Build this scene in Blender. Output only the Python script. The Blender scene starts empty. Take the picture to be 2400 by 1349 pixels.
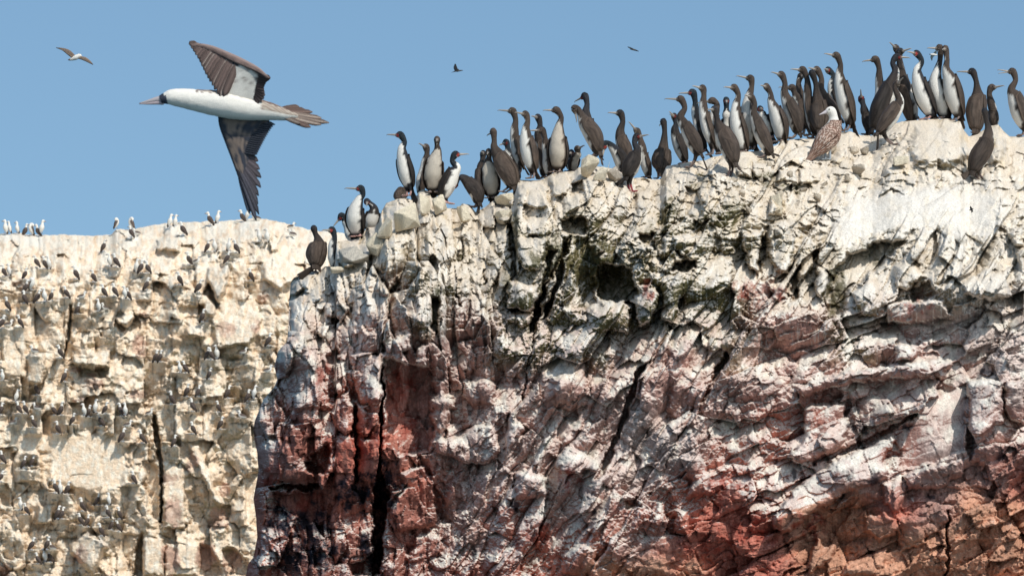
import bpy, math, random
import numpy as np
from mathutils import Vector

# ------------------------------------------------------------------ camera, sky, sun
FPX = 10000.0                       # focal length in photograph pixels (2400 wide)
PITCH = math.radians(7.0)
CAM = np.array([0.0, 0.0, 2.2])
FWD = np.array([0.0, math.cos(PITCH), math.sin(PITCH)])
UPV = np.array([0.0, -math.sin(PITCH), math.cos(PITCH)])
RGT = np.array([1.0, 0.0, 0.0])
scene = bpy.context.scene
COL = scene.collection
cd = bpy.data.cameras.new("camera")
cam = bpy.data.objects.new("camera", cd)
COL.objects.link(cam)
cam.location = CAM
cam.rotation_euler = (math.radians(90) + PITCH, 0, 0)
cd.sensor_width = 36.0
cd.lens = 36.0 * FPX / 2400.0
cd.clip_start = 0.5
cd.clip_end = 6000.0
cd.dof.use_dof = True
cd.dof.focus_distance = 41.0
cd.dof.aperture_fstop = 20.0
scene.camera = cam

SUN = Vector((0.38, -0.64, 0.72)).normalized()      # towards the sun
elev = math.asin(SUN.z)
rot = math.atan2(SUN.x, SUN.y)
w = bpy.data.worlds.new("World")
scene.world = w
w.use_nodes = True
nt = w.node_tree
nt.nodes.clear()
sky = nt.nodes.new("ShaderNodeTexSky")
sky.sky_type = 'NISHITA'
sky.sun_disc = False
sky.sun_elevation = elev
sky.sun_rotation = rot
sky.altitude = 0
sky.air_density = 1.0
sky.dust_density = 1.6
sky.ozone_density = 2.6
bgn = nt.nodes.new("ShaderNodeBackground")
bgn.inputs[1].default_value = 0.13
wo = nt.nodes.new("ShaderNodeOutputWorld")
# look at a slightly higher, bluer band of the sky than the bare horizon
tcw = nt.nodes.new("ShaderNodeTexCoord"); mpw = nt.nodes.new("ShaderNodeMapping"); mpw.vector_type = 'POINT'
mpw.inputs["Scale"].default_value = (1, 1, .75); mpw.inputs["Location"].default_value = (0, 0, .11)
nt.links.new(tcw.outputs["Generated"], mpw.inputs[0]); nt.links.new(mpw.outputs[0], sky.inputs[0])
tw = nt.nodes.new("ShaderNodeVectorMath"); tw.operation = 'MULTIPLY'; tw.inputs[1].default_value = (.87, .985, .965)
nt.links.new(sky.outputs[0], tw.inputs[0]); nt.links.new(tw.outputs[0], bgn.inputs[0])
nt.links.new(bgn.outputs[0], wo.inputs[0])
sl = bpy.data.lights.new("sun", 'SUN')
sl.energy = 3.5
sl.angle = math.radians(0.53)
sl.color = (1.0, 0.95, 0.87)
so = bpy.data.objects.new("sun", sl)
so.rotation_euler = SUN.to_track_quat('Z', 'Y').to_euler()
so.location = (20, -20, 40)
COL.objects.link(so)
scene.view_settings.view_transform = 'Standard'
scene.view_settings.look = 'None'
scene.view_settings.exposure = 0.0
scene.view_settings.gamma = 1.0

# ------------------------------------------------------------------ helpers
def pos(px, py, D):
    px = np.asarray(px, float); py = np.asarray(py, float); D = np.asarray(D, float)
    r = FWD + RGT * ((px - 1200) / FPX)[..., None] + UPV * ((674.5 - py) / FPX)[..., None]
    return CAM + r * D[..., None]

def hsh(ix, iy, s):
    h = (ix.astype(np.int64) * 374761393 + iy.astype(np.int64) * 668265263 + s * 974634777) & 0xFFFFFFFF
    h = ((h ^ (h >> 13)) * 1274126177) & 0xFFFFFFFF
    h = ((h ^ (h >> 16)) * 2246822519) & 0xFFFFFFFF
    return ((h ^ (h >> 15)) & 0xFFFFFF) / 16777215.0

def noise(x, y, s=0):
    ix = np.floor(x); iy = np.floor(y); fx = x - ix; fy = y - iy
    ix = ix.astype(np.int64); iy = iy.astype(np.int64)
    u = fx * fx * fx * (fx * (fx * 6 - 15) + 10); v = fy * fy * fy * (fy * (fy * 6 - 15) + 10)
    def g(a, b, dx, dy):
        t = hsh(a, b, s) * 2 * np.pi
        return np.cos(t) * dx + np.sin(t) * dy
    n0 = g(ix, iy, fx, fy) * (1 - u) + g(ix + 1, iy, fx - 1, fy) * u
    n1 = g(ix, iy + 1, fx, fy - 1) * (1 - u) + g(ix + 1, iy + 1, fx - 1, fy - 1) * u
    return (n0 * (1 - v) + n1 * v) * 1.5

def fbm(x, y, s=0, o=4):
    r = 0; a = 1.0; t = 0
    for i in range(o):
        r = r + a * noise(x * 2 ** i + 17.3 * i, y * 2 ** i - 9.1 * i, s + i); t += a; a *= .5
    return r / t

def voro(x, y, s, box=.6):
    """nearest cell, random height, tilt, distance to the edge"""
    ix = np.floor(x).astype(np.int64); iy = np.floor(y).astype(np.int64)
    F1 = np.full(x.shape, 9.); F2 = np.full(x.shape, 9.)
    cx = np.zeros(x.shape); cy = np.zeros(x.shape); ci = np.zeros(x.shape, np.int64); cj = np.zeros(x.shape, np.int64)
    for a in (-1, 0, 1):
        for b in (-1, 0, 1):
            jx = ix + a; jy = iy + b
            qx = jx + .12 + .76 * hsh(jx, jy, s); qy = jy + .12 + .76 * hsh(jx, jy, s + 51)
            dx = np.abs(x - qx); dy = np.abs(y - qy)
            d = box * np.maximum(dx, dy) + (1 - box) * np.sqrt(dx * dx + dy * dy)
            m = d < F1
            F2 = np.where(m, F1, np.minimum(F2, d)); F1 = np.where(m, d, F1)
            cx = np.where(m, qx, cx); cy = np.where(m, qy, cy)
            ci = np.where(m, jx, ci); cj = np.where(m, jy, cj)
    return (hsh(ci, cj, s + 7), (hsh(ci, cj, s + 8) - .5) * 2, (hsh(ci, cj, s + 9) - .5) * 2, x - cx, y - cy, F2 - F1)

def sst(a, b, x):
    t = np.clip((x - a) / (b - a), 0, 1)
    return t * t * (3 - 2 * t)

def blocks(x, y, size, asp, ang, s, tilt=1.0, crack=.5, box=.6, round_=.25):
    c, sn = math.cos(ang), math.sin(ang)
    u = (x * c - y * sn) / (size * asp); v = (x * sn + y * c) / size
    h, tx, ty, dx, dy, e = voro(u, v, s, box)
    r = (h - .5) + tilt * (tx * dx + ty * dy)
    r = r - crack * np.exp(-(e / .07) ** 2) - round_ * np.exp(-e / .16)
    return r

def poly_sd(px, py, P):
    """signed distance, positive inside"""
    P = np.array(P, float); n = len(P)
    d = np.full(px.shape, 1e9); ins = np.zeros(px.shape, bool)
    for i in range(n):
        a = P[i]; b = P[(i + 1) % n]; e = b - a
        wx = px - a[0]; wy = py - a[1]
        t = np.clip((wx * e[0] + wy * e[1]) / (e @ e + 1e-9), 0, 1)
        d = np.minimum(d, (wx - e[0] * t) ** 2 + (wy - e[1] * t) ** 2)
        c = ((a[1] > py) != (b[1] > py))
        with np.errstate(divide='ignore', invalid='ignore'):
            xx = (b[0] - a[0]) * (py - a[1]) / (b[1] - a[1] + 1e-12) + a[0]
        ins ^= c & (px < xx)
    d = np.sqrt(d)
    return np.where(ins, d, -d)

def gridmap(txt, x0, dx, y0, dy, px, py, table):
    rows = [r for r in txt.split()]
    A = np.array([[table[c] for c in r] for r in rows], float)
    if A.ndim == 2: A = A[..., None]
    u = np.clip((px - x0) / dx, 0, A.shape[1] - 1.001); v = np.clip((py - y0) / dy, 0, A.shape[0] - 1.001)
    i = np.floor(u).astype(int); j = np.floor(v).astype(int)
    fu = (u - i)[..., None]; fv = (v - j)[..., None]
    fu = fu * fu * (3 - 2 * fu); fv = fv * fv * (3 - 2 * fv)
    r = (A[j, i] * (1 - fu) + A[j, i + 1] * fu) * (1 - fv) + (A[j + 1, i] * (1 - fu) + A[j + 1, i + 1] * fu) * fv
    return r[..., 0] if r.shape[-1] == 1 else r

def grid_mesh(name, P, C, mat, smooth=False):
    R, Cn = P.shape[:2]
    me = bpy.data.meshes.new(name)
    idx = np.arange(R * Cn).reshape(R, Cn)
    q = np.stack([idx[:-1, :-1], idx[1:, :-1], idx[1:, 1:], idx[:-1, 1:]], -1).reshape(-1, 4)
    me.vertices.add(R * Cn); me.vertices.foreach_set("co", P.reshape(-1).astype(np.float32))
    me.loops.add(q.size); me.loops.foreach_set("vertex_index", q.reshape(-1).astype(np.int32))
    me.polygons.add(len(q)); me.polygons.foreach_set("loop_start", (np.arange(len(q)) * 4).astype(np.int32))
    me.update(calc_edges=True)
    at = me.attributes.new("tint", 'FLOAT_COLOR', 'POINT')
    cc = np.ones((R * Cn, 4), np.float32); cc[:, :3] = C.reshape(-1, 3)
    at.data.foreach_set("color", cc.reshape(-1))
    me.materials.append(mat)
    me.validate()
    if smooth: me.polygons.foreach_set("use_smooth", np.ones(len(me.polygons), bool))
    ob = bpy.data.objects.new(name, me)
    COL.objects.link(ob)
    return ob

def tint_material(name, rough=.9, fine=120., amount=.25, bump=.3, bscale=60., spec=.2, bdist=.01, stretch=(1, 1, 1)):
    m = bpy.data.materials.new(name); m.use_nodes = True
    t = m.node_tree; N = t.nodes; L = t.links
    b = N["Principled BSDF"]; b.inputs["Roughness"].default_value = rough
    b.inputs["Specular IOR Level"].default_value = spec
    a = N.new("ShaderNodeAttribute"); a.attribute_name = "tint"
    g = N.new("ShaderNodeTexCoord")
    mp = N.new("ShaderNodeMapping"); mp.inputs["Scale"].default_value = stretch
    L.new(g.outputs["Object"], mp.inputs[0])
    n = N.new("ShaderNodeTexNoise"); n.inputs["Scale"].default_value = fine; n.inputs["Detail"].default_value = 4
    n.inputs["Roughness"].default_value = .65
    L.new(mp.outputs[0], n.inputs[0])
    r = N.new("ShaderNodeMapRange"); r.inputs[1].default_value = .25; r.inputs[2].default_value = .75
    r.inputs[3].default_value = 1 - amount; r.inputs[4].default_value = 1 + amount
    L.new(n.outputs[0], r.inputs[0])
    mx = N.new("ShaderNodeVectorMath"); mx.operation = 'SCALE'
    L.new(a.outputs["Color"], mx.inputs[0]); L.new(r.outputs[0], mx.inputs["Scale"])
    L.new(mx.outputs[0], b.inputs["Base Color"])
    if bump > 0:
        n2 = N.new("ShaderNodeTexNoise"); n2.inputs["Scale"].default_value = bscale; n2.inputs["Detail"].default_value = 6
        n2.inputs["Roughness"].default_value = .7
        L.new(mp.outputs[0], n2.inputs[0])
        bp = N.new("ShaderNodeBump"); bp.inputs["Strength"].default_value = bump; bp.inputs["Distance"].default_value = bdist
        L.new(n2.outputs[0], bp.inputs["Height"]); L.new(bp.outputs[0], b.inputs["Normal"])
    return m

def tag(o, label=None, cat=None, group=None, kind=None):
    if label: o["label"] = label
    if cat: o["category"] = cat
    if group: o["group"] = group
    if kind: o["kind"] = kind
    return o

def interp(x, pts):
    a = np.array(pts, float)
    return np.interp(x, a[:, 0], a[:, 1])

def normals(P):
    du = np.gradient(P, axis=1); dv = np.gradient(P, axis=0)
    n = np.cross(du, dv); n /= (np.linalg.norm(n, axis=-1, keepdims=True) + 1e-12)
    n[n[..., 1] > 0] *= -1
    return n

def blur(A, k):
    """box blur twice along both axes (edge padded)"""
    for _ in range(2):
        for ax in (0, 1):
            pad = [(0, 0)] * A.ndim; pad[ax] = (k + 1, k)
            c = np.cumsum(np.pad(A, pad, mode='edge'), axis=ax)
            n = A.shape[ax]
            A = (np.take(c, np.arange(2 * k + 1, n + 2 * k + 1), axis=ax) - np.take(c, np.arange(0, n), axis=ax)) / (2 * k + 1)
    return A

def lerp3(A, B, t):
    return A * (1 - t[..., None]) + B * t[..., None]

STONE = tint_material("guano_stone", 1.0, .35, .24, .5, .3, 0., 1.5)
def extend(P, C, sign, dxs, amp, scale, seed):
    """carry a cliff sheet on past its last column: relief and colour keep varying"""
    sm = blur(P[:, None], 12)[:, 0] if len(P) > 30 else P
    oP, oC = [], []
    zc = P[:, 2] / scale
    rs = np.random.RandomState(seed)
    for dx in dxs:
        f = min(1., dx / (scale * 2.)); p = P * (1 - f) + sm * f
        u = np.full(len(P), dx / scale)
        rel_ = fbm(u + 9, zc, seed, 5) + .7 * blocks(u * 40, zc * 40, 60, .8, .1, seed, tilt=1.5, crack=.1) + .35 * blocks(u * 40, zc * 40, 24, .8, -.1, seed + 1, tilt=1.5, crack=.1)
        p = p.copy(); p[:, 0] += sign * dx; p[:, 1] += amp * f * rel_ + .004 * dx * dx
        p[:, 2] *= 1 - .003 * min(dx, 60)
        n_ = fbm(u * 2.5, zc * 1.6, seed + 5, 5)
        c = C[rs.permutation(len(C))] if False else C
        k = blur(C[:, None], 10)[:, 0]
        c = c * (1 - f) + k * f
        oP.append(p); oC.append(np.clip(c * (1 + .55 * n_)[:, None], .02, .85))
    return oP, oC
CRAG = tint_material("guano_rock", 1.0, 70., .30, .55, 38., 0., .02)
FARROCK = tint_material("pale_rock", 1.0, 14., .22, .9, 8., 0., .10)
# ------------------------------------------------------------------ near cliff
RIM = [(560,700),(640,690),(676,662),(690,650),(704,645),(722,638),(750,635),(762,624),(784,624),(789,567),(815,563),(838,559),(849,549),
 (860,533),(877,532),(888,520),(892,500),(905,476),(931,466),(950,463),(973,471),(981,449),(992,444),(1005,448),(1011,463),(1035,466),
 (1049,488),(1074,488),(1083,477),(1102,480),(1114,497),(1136,486),(1156,470),(1180,462),(1205,455),(1214,421),(1243,423),(1266,422),
 (1282,415),(1297,405),(1328,402),(1347,401),(1356,392),(1400,390),(1424,393),(1445,396),(1474,418),(1501,416),(1535,421),(1549,420),
 (1562,389),(1595,384),(1620,378),(1653,376),(1670,368),(1735,356),(1778,354),(1821,340),(1832,330),(1875,325),(1907,326),(1950,318),
 (1969,310),(1993,308),(2017,317),(2045,318),(2070,303),(2087,293),(2113,285),(2167,280),(2220,278),(2250,284),(2259,305),(2271,320),
 (2292,312),(2322,295),(2340,292),(2352,307),(2366,320),(2399,320),(2450,315),(2560,300),(2800,330),(3400,360)]
EDGE = [(640,700),(655,682),(700,677),(760,676),(788,673),(798,652),(830,643),(866,650),(878,644),(907,618),(957,598),(980,593),(1010,597),
 (1040,603),(1086,606),(1153,594),(1200,600),(1250,603),(1300,594),(1316,582),(1349,576),(1500,560),(2300,500)]
def rim(px): return interp(px, RIM)

nrow, ncol = 660, 860
vv = np.concatenate([np.linspace(0, 1, nrow)[:, None] * 1.0])
PYN0 = 650 + (1380 - 650) * vv
uu = np.linspace(0, 1, ncol)[None, :]
E0 = np.interp(PYN0, [e[0] for e in EDGE], [e[1] for e in EDGE])
PX = E0 + (2440 - E0) * uu
PY = rim(PX) + (1380 - rim(PX)) * vv
# hand-traced crops: origin and scale
CR = {'A': (580, 560, 3.372), 'B': (1120, 380, 3.373), 'C': (1700, 280, 2.81), 'D': (580, 900, 3.005),
      'E': (1160, 760, 2.29), 'F': (1700, 740, 2.216)}
def tp(k, pts):
    ox, oy, s = CR[k]
    return [(ox + x / s, oy + y / s) for x, y in pts]
# (crop, outline, height towards viewer in m, ramp px, tilt x, tilt y (m across), how much procedural relief is kept)
FEAT = [
('A',[(640,480),(740,470),(805,560),(750,660),(620,620),(605,540)],.2,7,.1,-.1,.4),
('A',[(810,400),(950,370),(1120,430),(1125,600),(1060,760),(960,770),(900,700),(830,600)],.1,10,0,-.1,.5),
('A',[(335,630),(400,640),(470,700),(480,790),(380,850),(320,740)],.22,8,.1,0,.4),
('A',[(215,830),(300,790),(390,830),(370,1010),(300,1060),(230,1010)],.35,9,.1,.15,.35),
('A',[(1150,740),(1310,730),(1300,850),(1200,930),(1140,840)],.35,8,0,.1,.4),
('A',[(1320,850),(1430,840),(1415,1010),(1325,980)],.36,4,.05,.05,.3),
('A',[(1130,930),(1330,990),(1480,1000),(1500,1500),(1440,1680),(1200,1720),(1090,1600),(1075,950)],-.42,8,.1,0,.5),
('A',[(810,900),(960,880),(1060,930),(1050,1310),(880,1300),(820,1050)],.22,6,.1,0,.5),
('A',[(1060,1000),(1085,1000),(1075,1349),(1050,1349)],-.5,3,0,0,1),
('A',[(370,900),(470,890),(560,1040),(640,1180),(650,1349),(360,1349),(350,1100)],.22,9,.1,0,.6),
('A',[(600,930),(720,870),(740,980),(620,1000)],-.25,5,0,0,.6),
('A',[(1130,380),(1180,300),(1200,330),(1140,560),(1100,700),(1090,900),(1060,900),(1080,640)],-.32,6,0,0,1),
('A',[(1450,450),(1530,430),(1520,700),(1500,780),(1440,700)],-.36,6,0,0,.6),
('A',[(700,60),(850,20),(1000,30),(1060,90),(960,150),(860,210),(760,240),(710,160)],.25,9,0,.1,.5),
('A',[(380,330),(480,260),(560,290),(500,330),(480,400),(340,440)],.2,7,0,0,.5),
('A',[(330,440),(460,400),(400,480),(330,500)],-.35,5,0,0,.5),
('A',[(1430,1240),(1530,1200),(1620,1230),(1680,1349),(1440,1349)],.25,9,0,0,.5),
('A',[(1700,1120),(1830,1090),(1956,1130),(1956,1300),(1780,1310),(1690,1250)],.25,8,0,-.1,.5),
('A',[(1240,560),(1420,600),(1430,720),(1330,700),(1250,640)],.2,8,0,0,.6),
('A',[(1640,380),(1680,440),(1690,560),(1650,540)],-.2,4,0,0,1),
('B',[(690,580),(740,560),(700,760),(650,1000),(560,1200),(440,1349),(380,1349),(500,1000),(560,880),(640,760)],-.62,6,0,0,.6),
('B',[(760,620),(870,600),(900,700),(880,900),(940,1110),(850,1180),(790,1060),(800,860),(760,780)],-.32,6,0,0,.6),
('B',[(940,810),(1100,790),(1220,840),(1260,1000),(1230,1090),(1000,1110),(940,1060)],-.6,6,0,.15,.4),
('B',[(660,570),(950,570),(930,700),(940,1080),(800,1180),(640,1150),(700,760)],-.2,8,0,0,.9),
('B',[(1195,760),(1320,740),(1330,930),(1260,980),(1200,860)],.15,7,0,.1,.4),
('B',[(1320,740),(1400,720),(1480,800),(1470,920),(1400,960),(1320,930)],.2,7,.1,.1,.4),
('B',[(1255,980),(1350,960),(1425,1020),(1420,1100),(1370,1270),(1270,1285),(1230,1240),(1240,1080)],.45,6,.15,0,.3),
('B',[(870,1200),(980,1110),(1150,1095),(1225,1120),(1220,1250),(1200,1349),(870,1349)],.35,9,0,-.15,.4),
('B',[(1450,890),(1620,870),(1620,1000),(1560,1280),(1450,1230)],.32,7,0,0,.3),
('B',[(1630,870),(1850,740),(2024,760),(2024,1000),(1900,1050),(1750,1110),(1620,1150)],.2,8,0,-.1,.4),
('B',[(1540,570),(1810,570),(1820,700),(1700,790),(1550,700)],.32,7,0,0,.4),
('B',[(1830,470),(2024,450),(2024,700),(1850,710)],0,7,0,0,.3),
('B',[(1560,790),(1720,770),(1730,830),(1640,860),(1500,850)],-.3,5,0,0,.6),
('B',[(1250,570),(1400,540),(1410,640),(1400,700),(1260,620)],-.25,5,0,0,.6),
('B',[(1410,510),(1570,500),(1580,580),(1520,620),(1410,560)],.12,6,0,0,.6),
('B',[(1640,190),(1740,200),(1790,330),(1780,440),(1700,470),(1620,430)],-.18,6,.1,0,.4),
('B',[(660,450),(750,430),(870,430),(870,560),(760,590),(670,560)],-.38,6,0,0,.5),
('B',[(290,600),(530,610),(530,740),(500,860),(360,850),(300,750)],.26,5,.1,0,.3),
('B',[(240,930),(470,970),(480,1100),(420,1180),(230,1160)],.26,5,.1,.1,.3),
('B',[(240,1200),(400,1190),(420,1260),(350,1290),(230,1250)],.2,5,0,.1,.4),
('B',[(550,700),(620,700),(520,1000),(450,1200),(420,1180),(500,980)],-.3,5,0,0,.7),
('B',[(560,910),(630,900),(560,1100),(480,1349),(440,1349),(530,1000)],.2,5,.1,0,.5),
('B',[(720,860),(770,780),(800,860),(780,1000),(680,1140),(640,1130)],.22,5,.1,0,.5),
('B',[(230,470),(280,500),(310,900),(270,960),(250,700)],-.35,5,0,0,.8),
('B',[(40,830),(70,830),(60,990),(40,980)],-.2,4,0,0,.8),
('B',[(370,440),(480,410),(570,440),(560,590),(380,590)],.18,8,0,.05,.4),
('B',[(350,150),(500,140),(560,200),(560,380),(400,360),(320,330),(320,230)],.28,8,.1,0,.4),
('B',[(565,100),(700,90),(740,160),(730,250),(620,290),(570,240)],.28,8,.1,.1,.4),
('B',[(745,160),(830,150),(830,260),(745,240)],-.35,5,0,0,.6),
('B',[(650,240),(800,250),(830,320),(760,400),(680,440)],.2,8,0,0,.5),
('B',[(1260,240),(1400,200),(1380,440),(1340,540),(1260,500)],.1,8,0,0,.5),
('B',[(950,740),(1060,720),(1080,790),(960,800)],.2,6,0,0,.5),
('B',[(870,640),(940,640),(1000,710),(940,730)],.3,5,0,0,.4),
('B',[(1250,690),(1290,655),(1380,710),(1310,745)],.25,5,0,0,.4),
('B',[(1410,680),(1500,670),(1510,730),(1470,790)],.25,5,0,0,.4),
('B',[(130,240),(200,225),(310,280),(290,350),(150,320)],.2,5,0,0,.4),
('B',[(120,350),(250,345),(270,430),(220,500),(130,450)],.2,7,0,0,.4),
('B',[(740,1200),(860,1190),(870,1280),(740,1290)],.25,6,0,0,.4),
('C',[(790,510),(1300,430),(1700,430),(1850,650),(1800,780),(1200,740),(900,800),(780,870),(640,700),(750,600)],.1,22,0,0,.16),
('C',[(1210,120),(1250,20),(1520,15),(1600,110),(1660,250),(1500,330),(1250,320),(1180,200)],.3,22,.1,0,.3),
('C',[(1700,50),(1800,30),(1870,120),(1860,240),(1760,300),(1690,220)],.25,14,.1,0,.4),
('C',[(1560,1050),(1700,960),(1850,1040),(1900,1170),(1760,1200),(1560,1160)],.4,12,.1,.05,.4),
('C',[(1200,1120),(1340,1050),(1400,1150),(1230,1210)],-.38,6,0,0,.5),
('C',[(820,1150),(960,1010),(1020,1100),(1060,1280),(900,1300)],.22,8,0,0,.4),
('C',[(1110,960),(1190,920),(1320,1030),(1200,1130),(1120,1110)],.25,7,0,0,.4),
('C',[(1050,1200),(1180,1190),(1440,1180),(1500,1300),(1250,1349),(1060,1349)],.3,10,0,-.1,.4),
('C',[(790,890),(1000,790),(1200,790),(1000,1000),(820,1130),(760,1300),(650,1300),(700,1000)],-.4,9,0,0,.35),
('C',[(80,270),(170,260),(170,380),(80,370)],.18,4,0,0,.3),
('C',[(175,280),(320,290),(300,400),(180,390)],.18,4,0,0,.3),
('C',[(340,330),(460,325),(470,410),(340,410)],.18,4,0,0,.3),
('C',[(480,320),(620,320),(630,410),(500,430)],.18,4,0,0,.3),
('C',[(285,510),(370,500),(380,620),(290,640)],.25,5,0,0,.3),
('C',[(110,760),(240,720),(270,900),(220,1050),(150,960),(110,860)],.3,8,0,0,.35),
('C',[(290,680),(400,660),(470,800),(420,1040),(340,1000),(280,900)],.3,9,.1,0,.35),
('C',[(245,760),(280,740),(270,900),(215,1060),(200,1040)],-.25,4,0,0,.8),
('C',[(480,860),(580,850),(590,960),(500,1060),(480,1000)],.2,7,0,0,.5),
('C',[(590,960),(680,960),(690,1080),(640,1190),(590,1140)],.3,7,0,0,.4),
('C',[(430,1050),(480,940),(480,1180),(430,1200)],-.3,5,0,0,.8),
('C',[(280,1090),(400,1060),(410,1180),(330,1200)],.2,6,0,0,.5),
('C',[(400,710),(430,705),(500,770),(490,795)],.15,3,0,0,.4),
('C',[(1850,740),(1967,700),(1967,840),(1900,840)],.3,8,0,0,.5),
('C',[(1900,850),(1967,840),(1967,990),(1930,970)],.3,8,0,0,.5),
('D',[(390,540),(570,400),(590,560),(540,640),(430,620)],-.4,9,0,0,.5),
('D',[(150,720),(500,690),(505,740),(170,750)],-.45,5,0,0,.6),
('D',[(175,755),(505,745),(500,950),(430,1000),(300,900),(200,880)],-.2,6,0,0,.4),
('D',[(60,470),(110,400),(220,380),(340,400),(380,540),(500,660),(180,710),(70,560)],.25,9,0,.1,.35),
('D',[(745,150),(770,150),(780,700),(755,700)],-.35,3,0,0,1),
('D',[(940,0),(965,0),(950,640),(1010,760),(990,900),(930,1349),(880,1349),(880,800),(930,500)],-1.0,7,0,0,.7),
('D',[(610,370),(770,365),(765,680),(640,900),(600,640)],.25,7,0,0,.3),
('D',[(780,370),(930,380),(930,600),(870,700),(775,660)],.12,6,0,0,.3),
('D',[(580,200),(700,30),(750,150),(760,330),(700,365),(620,310)],.38,6,0,0,.4),
('D',[(770,150),(840,150),(850,370),(770,350)],.2,5,0,0,.4),
('D',[(320,100),(420,0),(480,100),(520,250),(430,310),(390,290),(330,230)],.25,7,0,0,.4),
('D',[(1290,110),(1370,50),(1440,120),(1400,300),(1340,360),(1290,250)],.3,8,0,0,.3),
('D',[(1320,400),(1440,370),(1600,280),(1760,300),(1780,480),(1700,560),(1560,570),(1330,480)],.3,9,0,.05,.6),
('D',[(1100,700),(1060,640),(1250,560),(1310,700),(1340,850),(1330,1000),(1080,1040),(1000,900),(1040,800)],.35,10,0,-.1,.6),
('D',[(1170,1100),(1270,1030),(1380,1080),(1380,1200),(1200,1250),(1100,1240)],.22,9,0,0,.5),
('D',[(720,1250),(900,1180),(900,1349),(720,1349)],-.5,9,0,0,.5),
('E',[(860,160),(760,240),(700,430),(620,640),(560,780),(540,830),(570,820),(640,690),(720,470),(790,260),(900,100)],-.4,4,0,0,.9),
('E',[(300,280),(480,220),(500,340),(440,430),(330,420)],.22,9,0,0,.5),
('E',[(360,450),(450,430),(440,520),(370,520)],-.2,6,0,0,.6),
('E',[(215,0),(240,0),(190,200),(150,430),(140,420)],-.22,4,0,0,1),
('E',[(85,460),(150,540),(140,600),(40,720),(60,560)],.25,5,.1,0,.4),
('E',[(320,700),(400,640),(560,740),(540,790),(380,800),(320,770)],.25,8,0,0,.5),
('E',[(1240,130),(1260,160),(1200,300),(1120,420),(1100,410)],-.38,4,0,0,.9),
('E',[(940,240),(1120,230),(1130,400),(1000,520),(930,500)],.12,8,0,0,.6),
('E',[(1000,700),(1100,700),(1160,800),(1160,900),(1030,950),(1050,850)],.18,7,0,0,.5),
('E',[(690,930),(770,930),(780,980),(700,990)],-.25,5,0,0,.7),
('E',[(100,790),(160,770),(280,820),(280,920),(100,950)],.22,8,0,0,.5),
('E',[(960,980),(1040,1000),(1040,1130),(960,1120)],.25,6,0,0,.5),
('E',[(360,1230),(450,1170),(540,1190),(560,1349),(360,1349)],.22,9,0,0,.5),
('E',[(800,1120),(940,1110),(960,1200),(930,1349),(760,1349),(780,1220)],.1,7,0,0,.3),
('F',[(235,1050),(400,850),(620,720),(870,620),(900,640),(820,750),(850,840),(640,920),(470,1020),(300,1140),(240,1110)],.3,7,.05,.1,.3),
('F',[(330,720),(400,650),(410,470),(620,450),(640,580),(600,680),(450,750),(360,765)],.25,7,0,0,.45),
('F',[(350,370),(600,290),(880,250),(1100,210),(1190,240),(1130,330),(1000,320),(640,350),(420,420)],.28,8,0,-.15,.6),
('F',[(1050,430),(1255,350),(1245,700),(1050,780),(900,800),(920,640)],-.1,5,-.1,0,.12),
('F',[(1260,340),(1370,320),(1450,340),(1440,560),(1300,640),(1260,560)],.4,7,.1,0,.3),
('F',[(450,780),(620,720),(880,600),(1000,520),(1000,500),(850,580),(600,690),(440,760)],-.28,4,0,0,.9),
('F',[(660,970),(500,1060),(480,1100),(560,1160),(660,1000)],-.2,5,0,0,.6),
('F',[(720,1040),(830,1010),(900,1060),(920,1120),(800,1180),(720,1120)],.28,9,0,.05,.4),
('F',[(455,1180),(480,1130),(510,1180),(580,1180),(560,1260),(430,1349),(430,1280)],.25,7,0,0,.4),
('F',[(890,1040),(1040,1040),(1040,1180),(900,1240)],.16,6,0,0,.4),
('F',[(910,820),(1130,760),(1230,740),(1240,820),(1100,900),(950,900)],.25,6,0,-.1,.6),
('F',[(810,870),(900,850),(940,950),(900,1020),(820,980)],.22,6,0,0,.5),
('F',[(1150,1010),(1165,1010),(1160,1349),(1140,1349)],-.22,3,0,0,1),
('F',[(1255,560),(1300,640),(1280,760),(1245,700)],-.25,4,0,0,.8),
('F',[(880,150),(950,140),(1010,160),(990,230),(890,230)],.28,6,0,0,.4),
('F',[(1460,340),(1551,320),(1551,560),(1480,550),(1440,480)],.35,8,0,0,.4),
('F',[(640,1270),(850,1190),(830,1260),(790,1349),(600,1349)],.2,7,0,0,.3),
]

FEATSLOPE = [(790,510),(1300,430),(1700,430),(1860,640),(1800,780),(1500,800),(1200,740),(900,800),(780,880),(640,760),(660,640),(750,600)]
def near_base(px, py):
    h = py - rim(px)
    Lr = sst(1700, 1950, px)
    D = 40.0 + (1 - Lr) * 1.9 * np.exp(-np.clip(h, 0, None) / 95.) + Lr * 3.2 * np.exp(-np.clip(h, 0, None) / 190.)
    D = D + .0006 * (1100 - np.clip(py, 0, 1100))                     # the whole face leans back
    return D
RELIEF = """
5555555555555555555
5555555555555555555
5555555555555555555
5555555555555555555
4566545555544555555
4455556545665565665
5556665456656654466
5656546566765666555
5556445767767665666
4546446667667657765
3557446766777666776
3456346787777676666
3445246787778767776
3555346787777666777
4555457777777777777
"""
rel = gridmap(RELIEF, 600, 100, 300, 75, PX, PY, {str(i): i for i in range(10)})
wx = 13 * fbm(PX / 110, PY / 110, 3, 2); wy = 13 * fbm(PX / 110, PY / 110, 13, 2)
X = PX + wx; Y = PY + wy
mB = sst(-160, 160, (PX - 1250) * .9 + (PY - 700) * .35)              # steep diagonal zone
mC = sst(-120, 120, (PX - 1780) + (PY - 760) * .55) * sst(640, 760, PY)  # gentle diagonal beds
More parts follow.
